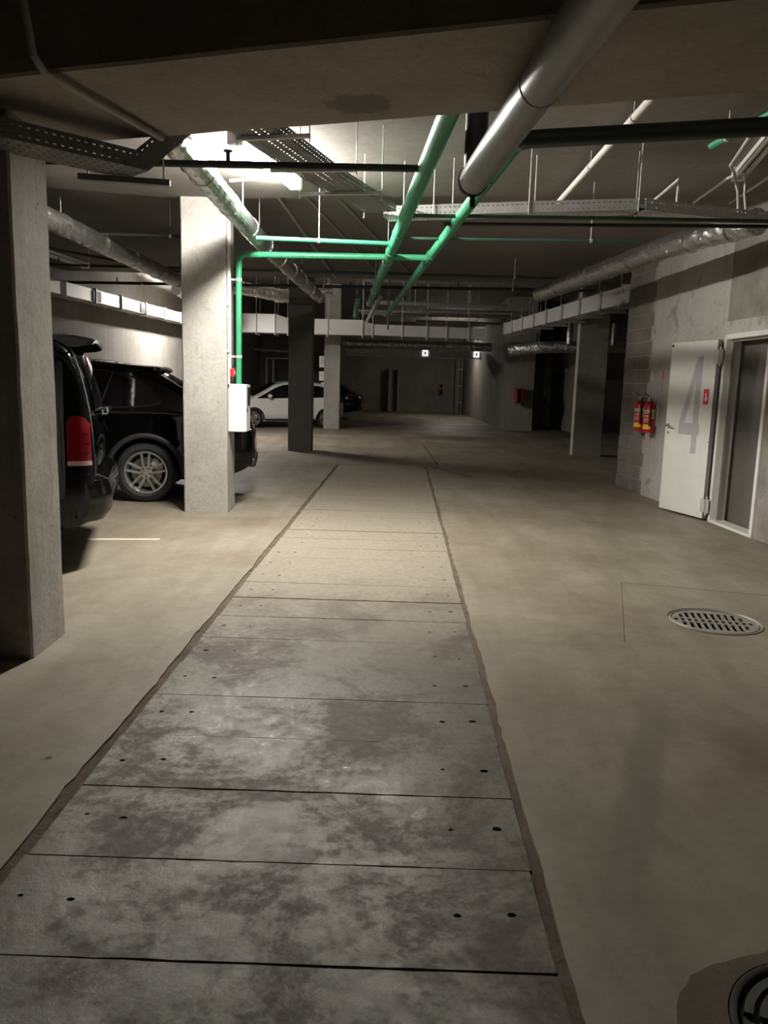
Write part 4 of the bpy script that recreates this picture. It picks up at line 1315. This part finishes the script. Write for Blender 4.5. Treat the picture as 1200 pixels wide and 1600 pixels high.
class CarShape:
    def __init__(s, top, bot, width, belt, tumble, rz=0.13, ry=0.20, tuck=0.10, bulge=0.02):
        s.top = smooth_interp(*zip(*top)); s.bot = smooth_interp(*zip(*bot))
        s.width = smooth_interp(*zip(*width)); s.belt = smooth_interp(*zip(*belt))
        s.tumble, s.rz, s.ry, s.tuck, s.bulge = tumble, rz, ry, tuck, bulge
        s.x0, s.x1 = min(p[0] for p in top), max(p[0] for p in top)
    def y(s, x, z):
        w = s.width(x)
        b = s.belt(x)
        t, bo = s.top(x), s.bot(x)
        if z > b: w -= s.tumble * (z - b) + 0.12 * s.tumble * (z - b) ** 2
        else:
            w += s.bulge * math.sin(math.pi * min(1, max(0, (b - z) / max(0.2, b - bo))))
        if z < bo + 0.22: w -= s.tuck * ((bo + 0.22 - z) / 0.22) ** 2
        dz = t - z
        rz = min(s.rz, (t - bo) * 0.5)
        if dz < rz:
            q = (rz - dz) / rz
            w -= s.ry * (1 - math.sqrt(max(0, 1 - q * q)))
        return max(w, 0.02)
    def mesh(s, nx=110, nz=20, nr=5, crown=0.03):
        u = [(1 - math.cos(math.pi * i / nx)) / 2 * 0.55 + 0.45 * i / nx for i in range(nx + 1)]
        xs = [s.x0 + (s.x1 - s.x0) * a for a in u]
        tt = [1 - (1 - i / nz) ** 1.7 for i in range(nz + 1)]
        rows = []
        for x in xs:
            t, b = s.top(x), s.bot(x)
            half = []
            for a in tt:
                z = b + (t - b) * a
                half.append((s.y(x, z), z))
            yt = half[-1][0]
            for k in range(1, nr + 1):
                yy = yt * (1 - k / nr)
                half.append((yy, t + crown * (1 - (yy / yt) ** 2)))
            prof = [(x, 0.0, b)] + [(x, yy, z) for yy, z in half] + [(x, -yy, z) for yy, z in half[:-1][::-1]]
            rows.append(prof)
        n = len(rows[0])
        m = MB()
        vs = [p for r in rows for p in r]
        fs = []
        for i in range(nx):
            for k in range(n):
                k2 = (k + 1) % n
                fs.append((i * n + k, i * n + k2, (i + 1) * n + k2, (i + 1) * n + k))
        fs.append(tuple(range(n)))
        fs.append(tuple(nx * n + k for k in range(n))[::-1])
        m.add(vs, fs)
        return m
    def side_patch(s, lo, hi, x0, x1, side, off=0.004, nx=22, nz=6, depth=0.012):
        """panel following the flank between curves lo(x) and hi(x)"""
        vs, fs = [], []
        for i in range(nx + 1):
            x = x0 + (x1 - x0) * i / nx
            for k in range(nz + 1):
                z = lo(x) + (hi(x) - lo(x)) * k / nz
                vs.append((x, side * (s.y(x, z) + off), z))
        n = nz + 1
        for i in range(nx):
            for k in range(nz):
                fs.append((i * n + k, (i + 1) * n + k, (i + 1) * n + k + 1, i * n + k + 1))
        rim = [i * n for i in range(nx + 1)] + [nx * n + k for k in range(1, n)] + [i * n + nz for i in range(nx - 1, -1, -1)] + [k for k in range(nz - 1, 0, -1)]
        o = len(vs)
        for q in rim: vs.append((vs[q][0], vs[q][1] - side * depth, vs[q][2]))
        for i in range(len(rim)):
            j = (i + 1) % len(rim)
            fs.append((rim[i], rim[j], o + j, o + i))
        return MB().add(vs, fs)
    def top_patch(s, x0, x1, f, off=0.005, nx=10, ny=10, crown=0.03):
        """panel over the upper surface between x0 and x1, f = share of the half width"""
        vs, fs = [], []
        for i in range(nx + 1):
            x = x0 + (x1 - x0) * i / nx
            t = s.top(x)
            dx = 0.01
            n = Vector((-(s.top(x + dx) - s.top(x - dx)) / (2 * dx), 0, 1)).normalized()
            yt = s.y(x, t - 0.002)
            for k in range(ny + 1):
                yy = yt * f * (2 * k / ny - 1)
                p = Vector((x, yy, t + crown * (1 - (yy / yt) ** 2))) + n * off
                vs.append(p)
        m = ny + 1
        for i in range(nx):
            for k in range(ny):
                fs.append((i * m + k, (i + 1) * m + k, (i + 1) * m + k + 1, i * m + k + 1))
        return MB().add(vs, fs)

def cut_arches(ob, wheels, ra, yin, yout):
    """wheel wells cut as real openings"""
    cutters = []
    for (wx, wz) in wheels:
        for sd in (-1, 1):
            m = MB().tube([(wx, sd * yin, wz), (wx, sd * yout, wz)], ra, 36)
            c = m.build('cutter', 'trim_black', origin=(0, 0, 0))
            cutters.append(c)
            md = ob.modifiers.new('cut', 'BOOLEAN')
            md.object = c
            md.operation = 'DIFFERENCE'
            md.solver = 'EXACT'
    par = ob.parent
    ob.parent = None
    dg = bpy.context.evaluated_depsgraph_get()
    dg.update()
    me = bpy.data.meshes.new_from_object(ob.evaluated_get(dg))
    ob.parent = par
    ob.modifiers.clear()
    old = ob.data
    ob.data = me
    me.materials.clear()
    me.materials.append(old.materials[0])
    for c in cutters:
        bpy.data.objects.remove(c, do_unlink=True)
    for p in me.polygons: p.use_smooth = True
    me.set_sharp_from_angle(angle=R(38))

def wheel(parent, x, yc, r, side, width=0.25, style='twin', rimr=None):
    rr = rimr or r * 0.70
    hw = width / 2
    o = MB().lathe([(rr, -hw + .02), (r * 0.80, -hw), (r * 0.93, -hw + 0.012), (r, -hw + 0.05), (r, hw - 0.05), (r * 0.93, hw - 0.012), (r * 0.80, hw), (rr, hw - .02), (rr, -hw + .02)], 48, 'y').build('wheel', 'rubber', parent, smooth='auto')
    o.location = (x, yc, r)
    if side < 0: o.rotation_euler = (0, 0, math.pi)
    f = hw - 0.012
    m = MB().lathe([(rr + 0.003, f - 0.01), (rr + 0.003, f + 0.004), (rr - 0.012, f + 0.006), (rr - 0.022, f - 0.012), (rr - 0.03, f - 0.10), (rr - 0.03, -hw + .03), (rr + 0.002, -hw + .03)], 48, 'y')
    m.build('rim', 'alloy', o, smooth='auto')
    m = MB()
    n = 5
    for k in range(n):
        a = 2 * math.pi * k / n + math.pi / 2
        offs = (-0.034, 0.034) if style == 'twin' else (-0.02, 0.02)
        for of in offs:
            ca, sa = math.cos(a), math.sin(a)
            def P(rad, lat, y): return (ca * rad - sa * lat, y, sa * rad + ca * lat)
            r0_, r1_ = 0.055, rr - 0.010
            w0, w1 = 0.015, 0.017
            o0, o1 = of * 0.8, of * 1.45
            vs = []
            for rad, lat, wd, yf in ((r0_, o0, w0, f - 0.018), (r1_, o1, w1, f - 0.004)):
                vs += [P(rad, lat - wd, yf - 0.03), P(rad, lat + wd, yf - 0.03), P(rad, lat + wd * .75, yf), P(rad, lat - wd * .75, yf)]
            m.add(vs, [(0, 1, 2, 3), (4, 7, 6, 5), (0, 4, 5, 1), (1, 5, 6, 2), (2, 6, 7, 3), (3, 7, 4, 0)])
    m.lathe([(0.0, f - 0.012), (0.030, f - 0.012), (0.036, f - 0.020), (0.072, f - 0.022), (0.082, f - 0.05), (0.082, f - 0.07)], 28, 'y')
    m.build('spokes', 'alloy', o)
    m = MB()
    for k in range(5):
        a = 2 * math.pi * (k + 0.5) / 5 + math.pi / 2
        m.tube([(0.055 * math.cos(a), f - 0.03, 0.055 * math.sin(a)), (0.055 * math.cos(a), f - 0.014, 0.055 * math.sin(a))], 0.010, 8)
    m.build('bolts', 'trim_black', o)['kind'] = 'stuff'
    m = MB().lathe([(0.0, f - 0.09), (rr * 0.72, f - 0.09), (rr * 0.72, f - 0.11), (0, f - 0.11)], 32, 'y')
    m.build('brake_disc', 'brake', o, smooth='auto')
    m = MB()
    pts = [(rr * 0.80 * math.cos(a), rr * 0.80 * math.sin(a)) for a in [R(120 + 6 * i) for i in range(9)]] + [(rr * 0.45 * math.cos(a), rr * 0.45 * math.sin(a)) for a in [R(168 - 6 * i) for i in range(9)]]
    m.prism(pts, f - 0.12, f - 0.07, 'y')
    m.build('caliper', 'galvanised', o)
    MB().lathe([(0.0, f - 0.13), (rr - 0.03, f - 0.13)], 32, 'y').build('backing', 'pit_black', o)
    return o

def arch_trim(parent, sh, wx, wz, ra, w, side, mat='trim_black', a0=-8, a1=188):
    vs, fs = [], []
    n = 30
    for i in range(n + 1):
        a = R(a0 + (a1 - a0) * i / n)
        for k, rr in enumerate((ra - 0.015, ra, ra + w * 0.6, ra + w)):
            x, z = wx + rr * math.cos(a), wz + rr * math.sin(a)
            z = max(z, sh.bot(x) + 0.01)
            off = (-0.03, 0.022, 0.022, 0.002)[k]
            vs.append((x, side * (sh.y(x, z) + off), z))
    for i in range(n):
        for k in range(3):
            fs.append((i * 4 + k, (i + 1) * 4 + k, (i + 1) * 4 + k + 1, i * 4 + k + 1))
    return MB().add(vs, fs).build('wheel_arch', mat, parent, smooth=True)

def strip_curve(sh, f, x0, x1, side, wz, off, n=30):
    """moulding along curve z=f(x) on the flank"""
    vs, fs = [], []
    for i in range(n + 1):
        x = x0 + (x1 - x0) * i / n
        z = f(x)
        y = sh.y(x, z)
        vs += [(x, side * (y - 0.01), z - wz / 2), (x, side * (y + off), z - wz / 2), (x, side * (y + off), z + wz / 2), (x, side * (y - 0.01), z + wz / 2)]
    for i in range(n):
        for k in range(4):
            k2 = (k + 1) % 4
            fs.append((i * 4 + k, i * 4 + k2, (i + 1) * 4 + k2, (i + 1) * 4 + k))
    fs += [(0, 1, 2, 3), tuple(n * 4 + k for k in range(4))]
    return MB().add(vs, fs)

def seam(sh, pts, side, parent, w=0.006):
    """dark panel gap along (x,z) points"""
    path = [(x, side * (sh.y(x, z) + 0.0005), z) for x, z in pts]
    return MB().tube(path, w / 2, 6).build('panel_gap', 'pit_black', parent)

def tail_light(sh, parent, pts_lo, pts_hi, x0, x1, side, mat='tail_red', name='tail_light', off=0.012):
    return sh.side_patch(smooth_interp(*zip(*pts_lo)), smooth_interp(*zip(*pts_hi)), x0, x1, side, off, 10, 8, 0.03).build(name, mat, parent, smooth='auto')

# --- black SUV (front to the left wall)
def make_suv(label, loc, rotz, paint):
    t = thing('car', label, 'car', loc, rotz)
    sh = CarShape(
        top=[(-2.75, 0.66), (-2.72, 0.86), (-2.62, 0.98), (-2.40, 1.08), (-2.15, 1.22), (-1.92, 1.36), (-1.72, 1.47), (-1.55, 1.56), (-1.2, 1.64), (-0.7, 1.69), (-0.1, 1.705), (0.4, 1.67), (0.75, 1.50), (1.15, 1.24), (1.38, 1.10), (1.9, 1.03), (2.2, 0.93), (2.36, 0.75), (2.42, 0.58)],
        bot=[(-2.75, 0.52), (-2.68, 0.42), (-2.4, 0.32), (-1.9, 0.27), (0, 0.25), (1.8, 0.25), (2.2, 0.28), (2.42, 0.36)],
        width=[(-2.75, 0.50), (-2.70, 0.66), (-2.55, 0.82), (-2.3, 0.90), (-1.8, 0.945), (-1.2, 0.95), (0, 0.945), (1.2, 0.95), (1.8, 0.92), (2.1, 0.82), (2.3, 0.64), (2.42, 0.45)],
        belt=[(-2.75, 1.02), (-1.5, 1.10), (0, 1.06), (1.0, 1.02), (2.4, 0.98)], tumble=0.50, rz=0.10, ry=0.16)
    body = sh.mesh().build('body', paint, t, smooth='auto')
    cut_arches(body, ((-1.45, 0.362), (1.45, 0.362)), 0.425, 0.62, 1.3)
    for sd in (1, -1):
        lo = smooth_interp([-1.64, -1.5, -1.0, -0.4, 0.4, 1.0], [1.205, 1.165, 1.135, 1.12, 1.10, 1.09])
        hi = smooth_interp([-1.64, -1.58, -1.50, -1.38, -1.25, -1.05, -0.7, -0.3, 0.2, 0.5, 0.8, 1.0], [1.225, 1.285, 1.375, 1.46, 1.515, 1.56, 1.595, 1.605, 1.58, 1.48, 1.27, 1.10])
        sh.side_patch(lo, hi, -1.64, 1.0, sd, nx=50).build('side_window', 'glass_dark', t, smooth='auto')
        strip_curve(sh, hi, -1.63, 0.9, sd, 0.016, 0.012, 60).build('window_trim', 'alloy_dark', t, smooth='auto')
        strip_curve(sh, lo, -1.64, 1.0, sd, 0.014, 0.012, 40).build('window_trim', 'alloy_dark', t, smooth='auto')
        for xa, xb in ((-0.93, -1.05), (0.10, 0.12)):
            zz = np.linspace(lo(xa) + .005, hi(xb) - .01, 6)
            path = [(xa + (xb - xa) * i / 5, sd * (sh.y(xa + (xb - xa) * i / 5, z) + 0.006), z) for i, z in enumerate(zz)]
            MB().tube(path, 0.012, 6).build('window_post', 'trim_black', t)
        for wx in (-1.45, 1.45):
            arch_trim(t, sh, wx, 0.362, 0.425, 0.055, sd)
            wheel(t, wx, sd * 0.83, 0.362, sd, 0.27)
        seam(sh, [(-0.97, 1.12), (-0.99, 0.95), (-1.03, 0.86)], sd, t)
        seam(sh, [(0.10, 1.10), (0.10, 0.8), (0.08, 0.35)], sd, t)
        yh = sh.y(-0.85, 0.99)
        h = MB()
        h.lathe([(0.0, 0.0), (0.085, 0.0), (0.0, 0.001)], 20, 'y')
        h.v = [(v[0] - 0.85, sd * (yh + 0.004), v[2] * 0.35 + 0.985) for v in h.v]
        h.tube([(-0.95, sd * (yh + 0.02), 1.0), (-0.92, sd * (yh + 0.035), 1.0), (-0.79, sd * (yh + 0.035), 0.995), (-0.76, sd * (yh + 0.02), 0.995)], 0.012, 8)
        h.build('door_handle', paint, t, smooth='auto')
        tail_light(sh, t, [(-2.62, 0.90), (-2.20, 0.98)], [(-2.62, 0.97), (-2.20, 1.06)], -2.58, -2.22, sd)
        m = MB().bbox(0.62, 0.78, sd * 0.95 - 0.0 if sd > 0 else sd * 1.12, sd * 1.12 if sd > 0 else sd * 0.95, 1.08, 1.22, 0.04)
        m.build('mirror', paint, t, smooth='auto')
        strip_curve(sh, lambda x: 0.36, -0.95, 0.95, sd, 0.10, 0.02, 20).build('sill_trim', 'trim_black', t, smooth='auto')
    # roof spoiler
    m = MB()
    prof = [(-1.05, 1.655), (-1.30, 1.636), (-1.57, 1.622), (-1.595, 1.610), (-1.59, 1.588), (-1.55, 1.578), (-1.53, 1.53), (-1.42, 1.52), (-1.05, 1.60)]
    vs, fs = [], []
    ys = [-0.60, -0.54, -0.3, 0, 0.3, 0.54, 0.60]
    for yy in ys:
        dz = 0.028 * (1 - (yy / 0.6) ** 2) - (0.012 if abs(yy) > 0.58 else 0)
        vs += [(x, yy, z + dz) for x, z in prof]
    k = len(prof)
    for i in range(len(ys) - 1):
        for q in range(k):
            q2 = (q + 1) % k
            fs.append((i * k + q, i * k + q2, (i + 1) * k + q2, (i + 1) * k + q))
    fs += [tuple(range(k)), tuple((len(ys) - 1) * k + q for q in range(k))]
    m.add(vs, fs).build('spoiler', paint, t, smooth='auto')
    sh.top_patch(-2.35, -1.78, 0.80).build('rear_window', 'glass_dark', t, smooth=True)
    sh.top_patch(0.55, 1.30, 0.88).build('windscreen', 'glass_dark', t, smooth=True)
    MB().bbox(-2.76, -2.60, -0.55, 0.55, 0.40, 0.52, 0.03).build('bumper_insert', 'trim_black', t, smooth='auto')
    return t
SUV_R = R(188)
_c = Matrix.Rotation(SUV_R, 3, 'Z') @ Vector((-1.45, 0.965, 0))
suv = make_suv('glossy black SUV with twin spoke alloy wheels parked behind the pale pillar', (-2.90 - _c.x, 9.36 - _c.y, 0), SUV_R, 'car_black')

# --- black van, only its tail shows past the near pillar
t = thing('van', 'black passenger van with tall red tail light behind the near left pillar', 'van', (-4.885, 6.10, 0), R(197.2))
sh = CarShape(
    top=[(-2.50, 0.55), (-2.495, 0.80), (-2.485, 1.10), (-2.45, 1.35), (-2.38, 1.62), (-2.31, 1.745), (-2.2, 1.80), (-1.5, 1.84), (0.5, 1.85), (1.1, 1.78), (1.6, 1.42), (1.95, 1.12), (2.25, 1.0), (2.44, 0.8), (2.5, 0.6)],
    bot=[(-2.50, 0.50), (-2.44, 0.38), (-2.3, 0.33), (-1.8, 0.27), (1.8, 0.26), (2.3, 0.28), (2.5, 0.36)],
    width=[(-2.50, 0.84), (-2.46, 0.905), (-2.38, 0.945), (-2.2, 0.96), (0, 0.965), (1.6, 0.95), (2.1, 0.88), (2.4, 0.72), (2.5, 0.6)],
    belt=[(-2.5, 1.10), (2.5, 1.05)], tumble=0.20, rz=0.13, ry=0.16, tuck=0.08)
body = sh.mesh(nx=120).build('body', 'van_black', t, smooth='auto')
cut_arches(body, ((-1.55, 0.345), (1.6, 0.345)), 0.39, 0.64, 1.3)
for sd in (1, -1):
    lo = smooth_interp([-2.22, -1.0, 1.5], [1.13, 1.12, 1.08]); hi = smooth_interp([-2.22, -2.12, -1.0, 0.9, 1.5], [1.50, 1.60, 1.65, 1.64, 1.2])
    sh.side_patch(lo, hi, -2.22, 1.4, sd, nx=40).build('side_window', 'glass_dark', t, smooth='auto')
    strip_curve(sh, lo, -2.2, 1.4, sd, 0.012, 0.012, 40).build('window_trim', 'chrome', t, smooth='auto')
    tl = tail_light(sh, t, [(-2.47, 0.86), (-2.29, 0.86)], [(-2.47, 1.13), (-2.42, 1.19), (-2.35, 1.20), (-2.29, 1.15)], -2.468, -2.30, sd)
    tail_light(sh, t, [(-2.475, 0.825), (-2.29, 0.825)], [(-2.475, 0.86), (-2.29, 0.86)], -2.472, -2.30, sd, 'tail_clear', 'reverse_light')
    for q in (0.93, 1.00, 1.07):
        strip_curve(sh, lambda x, q=q: q, -2.462, -2.31, sd, 0.006, 0.016, 8).build('lens_rib', 'tail_red', tl)
    for wx in (-1.55, 1.6):
        wheel(t, wx, sd * 0.83, 0.345, sd, 0.24)
        arch_trim(t, sh, wx, 0.345, 0.39, 0.03, sd, 'van_black')
    seam(sh, [(-2.26, 0.42), (-2.26, 0.8), (-2.26, 1.1), (-2.20, 1.7)], sd, t)
# tail gate pieces
m = MB()
vs, fs = [], []
ys = np.linspace(-0.72, 0.72, 13)
zz = [0.78, 0.95, 1.15, 1.40, 1.60, 1.72]
for yy in ys:
    for z in zz:
        xr = float(np.interp(z, [0.55, 0.80, 1.10, 1.35, 1.62, 1.745], [-2.50, -2.495, -2.485, -2.45, -2.38, -2.31]))
        vs.append((xr - 0.035 + 0.03 * (yy / 0.72) ** 2 + (0.02 if z in (0.78, 1.72) else 0), yy, z))
n = len(zz)
for i in range(len(ys) - 1):
    for k in range(n - 1):
        fs.append((i * n + k, (i + 1) * n + k, (i + 1) * n + k + 1, i * n + k + 1))
m.add(vs, fs)
gate = m.build('tailgate', 'van_black', t, smooth=True)
m = MB()
vs, fs = [], []
for yy in np.linspace(-0.62, 0.62, 9):
    for z in (1.22, 1.34, 1.46, 1.58, 1.66):
        xr = float(np.interp(z, [0.55, 0.80, 1.10, 1.35, 1.62, 1.745], [-2.50, -2.495, -2.485, -2.45, -2.38, -2.31]))
        vs.append((xr - 0.043 + 0.03 * (yy / 0.72) ** 2, yy, z))
for i in range(8):
    for k in range(4):
        fs.append((i * 5 + k, (i + 1) * 5 + k, (i + 1) * 5 + k + 1, i * 5 + k + 1))
m.add(vs, fs).build('rear_window', 'glass_dark', gate, smooth=True)
MB().bbox(-2.575, -2.51, -0.45, 0.45, 1.19, 1.235, 0.012).build('handle_strip', 'chrome', gate, smooth='auto')
m = MB()
prof = [(-2.10, 1.80), (-2.30, 1.80), (-2.47, 1.775), (-2.50, 1.76), (-2.49, 1.735), (-2.44, 1.72), (-2.34, 1.715), (-2.20, 1.72)]
vs, fs = [], []
ys = [-0.76, -0.72, -0.4, 0, 0.4, 0.72, 0.76]
for yy in ys:
    dz = 0.04 * (1 - (yy / 0.76) ** 2)
    vs += [(x + (0.05 if abs(yy) > 0.74 and x < -2.4 else 0), yy, z + dz) for x, z in prof]
k = len(prof)
for i in range(len(ys) - 1):
    for q in range(k):
        fs.append((i * k + q, i * k + (q + 1) % k, (i + 1) * k + (q + 1) % k, (i + 1) * k + q))
fs += [tuple(range(k)), tuple((len(ys) - 1) * k + q for q in range(k))]
m.add(vs, fs).build('roof_spoiler', 'van_black', t, smooth='auto')
m = MB()
vs, fs = [], []
ys = np.linspace(-0.95, 0.95, 21)
prof = [(-2.40, 0.36), (-2.54, 0.38), (-2.60, 0.46), (-2.61, 0.60), (-2.58, 0.70), (-2.50, 0.735), (-2.40, 0.74)]
for yy in ys:
    q = abs(yy) / 0.95
    vs += [(x + 0.16 * max(0, q - 0.75) ** 2 / 0.0625 * (1 if x < -2.45 else 0.3), yy, z) for x, z in prof]
k = len(prof)
for i in range(len(ys) - 1):
    for qq in range(k):
        fs.append((i * k + qq, i * k + (qq + 1) % k, (i + 1) * k + (qq + 1) % k, (i + 1) * k + qq))
fs += [tuple(range(k)), tuple(20 * k + q for q in range(k))]
m.add(vs, fs).build('rear_bumper', 'van_black', t, smooth='auto')

# --- white hatchback
t = thing('car', 'white hatchback parked beyond the dark pillar', 'car', (-3.50, 26.42, 0), R(205))
sh = CarShape(
    top=[(-1.95, 0.62), (-1.93, 0.86), (-1.85, 1.02), (-1.70, 1.22), (-1.55, 1.38), (-1.3, 1.45), (-0.6, 1.50), (0.0, 1.49), (0.35, 1.42), (0.8, 1.20), (1.2, 1.0), (1.45, 0.93), (1.75, 0.84), (1.95, 0.70), (2.02, 0.55)],
    bot=[(-1.95, 0.42), (-1.85, 0.32), (-1.5, 0.24), (0, 0.20), (1.5, 0.20), (1.85, 0.24), (2.02, 0.32)],
    width=[(-1.95, 0.60), (-1.85, 0.74), (-1.6, 0.83), (-1.0, 0.855), (0, 0.86), (1.0, 0.855), (1.5, 0.82), (1.8, 0.70), (2.02, 0.42)],
    belt=[(-1.95, 0.98), (0, 0.92), (2.02, 0.86)], tumble=0.42, rz=0.10, ry=0.16)
body = sh.mesh(nx=90).build('body', 'car_white', t, smooth='auto')
WB = 1.235
cut_arches(body, ((-WB, 0.30), (WB, 0.30)), 0.345, 0.55, 1.2)
for sd in (1, -1):
    lo = smooth_interp([-1.5, -0.8, 0.2, 1.12], [1.02, 0.985, 0.955, 0.935])
    hi = smooth_interp([-1.5, -1.35, -1.0, -0.4, 0.1, 0.4, 0.8, 1.12], [1.06, 1.26, 1.37, 1.41, 1.39, 1.31, 1.11, 0.945])
    sh.side_patch(lo, hi, -1.5, 1.12, sd, nx=40).build('side_window', 'glass_dark', t, smooth='auto')
    MB().tube([(-0.28, sd * (sh.y(-.28, .98) + .004), .97), (-0.33, sd * (sh.y(-.33, 1.38) + .004), 1.38)], 0.03, 6).build('window_post', 'trim_black', t)
    for wx in (-WB, WB):
        wheel(t, wx, sd * 0.74, 0.30, sd, 0.2, 'single', 0.215)
        arch_trim(t, sh, wx, 0.30, 0.345, 0.012, sd, 'trim_black')
    m = MB().bbox(0.66, 0.80, 0.88 if sd > 0 else -1.04, 1.04 if sd > 0 else -0.88, 0.96, 1.08, 0.05)
    m.build('mirror', 'car_white', t, smooth='auto')
    seam(sh, [(-0.28, 0.96), (-0.28, 0.6), (-0.30, 0.28)], sd, t)
    seam(sh, [(0.85, 0.93), (0.88, 0.6), (0.84, 0.3)], sd, t)
    strip_curve(sh, lambda x: 0.27, -0.85, 0.85, sd, 0.09, 0.012, 20).build('sill_trim', 'trim_black', t, smooth='auto')
    MB().tube([(-0.20, sd * (sh.y(-.2, .86) + .02), .86), (-0.02, sd * (sh.y(0, .86) + .02), .855)], 0.012, 6).build('door_handle', 'car_white', t)
    tail_light(sh, t, [(-1.9, 0.80), (-1.6, 0.92)], [(-1.9, 0.98), (-1.6, 1.06)], -1.88, -1.62, sd)
    tail_light(sh, t, [(1.5, 0.70), (1.9, 0.60)], [(1.5, 0.82), (1.9, 0.72)], 1.5, 1.88, sd, 'tail_clear', 'headlight')
sh.top_patch(0.38, 1.18, 0.90).build('windscreen', 'glass_dark', t, smooth=True)
sh.top_patch(-1.80, -1.50, 0.82).build('rear_window', 'glass_dark', t, smooth=True)

# --- dark car whose tail shows right of the far pillar
dk = make_suv('dark car with chrome bumper strip showing right of the far pillar', (-3.75, 34.0, 0), R(176), 'car_dark')
MB().bbox(-2.80, -2.66, -0.6, 0.6, 0.56, 0.62, 0.015).build('chrome_strip', 'chrome', dk)
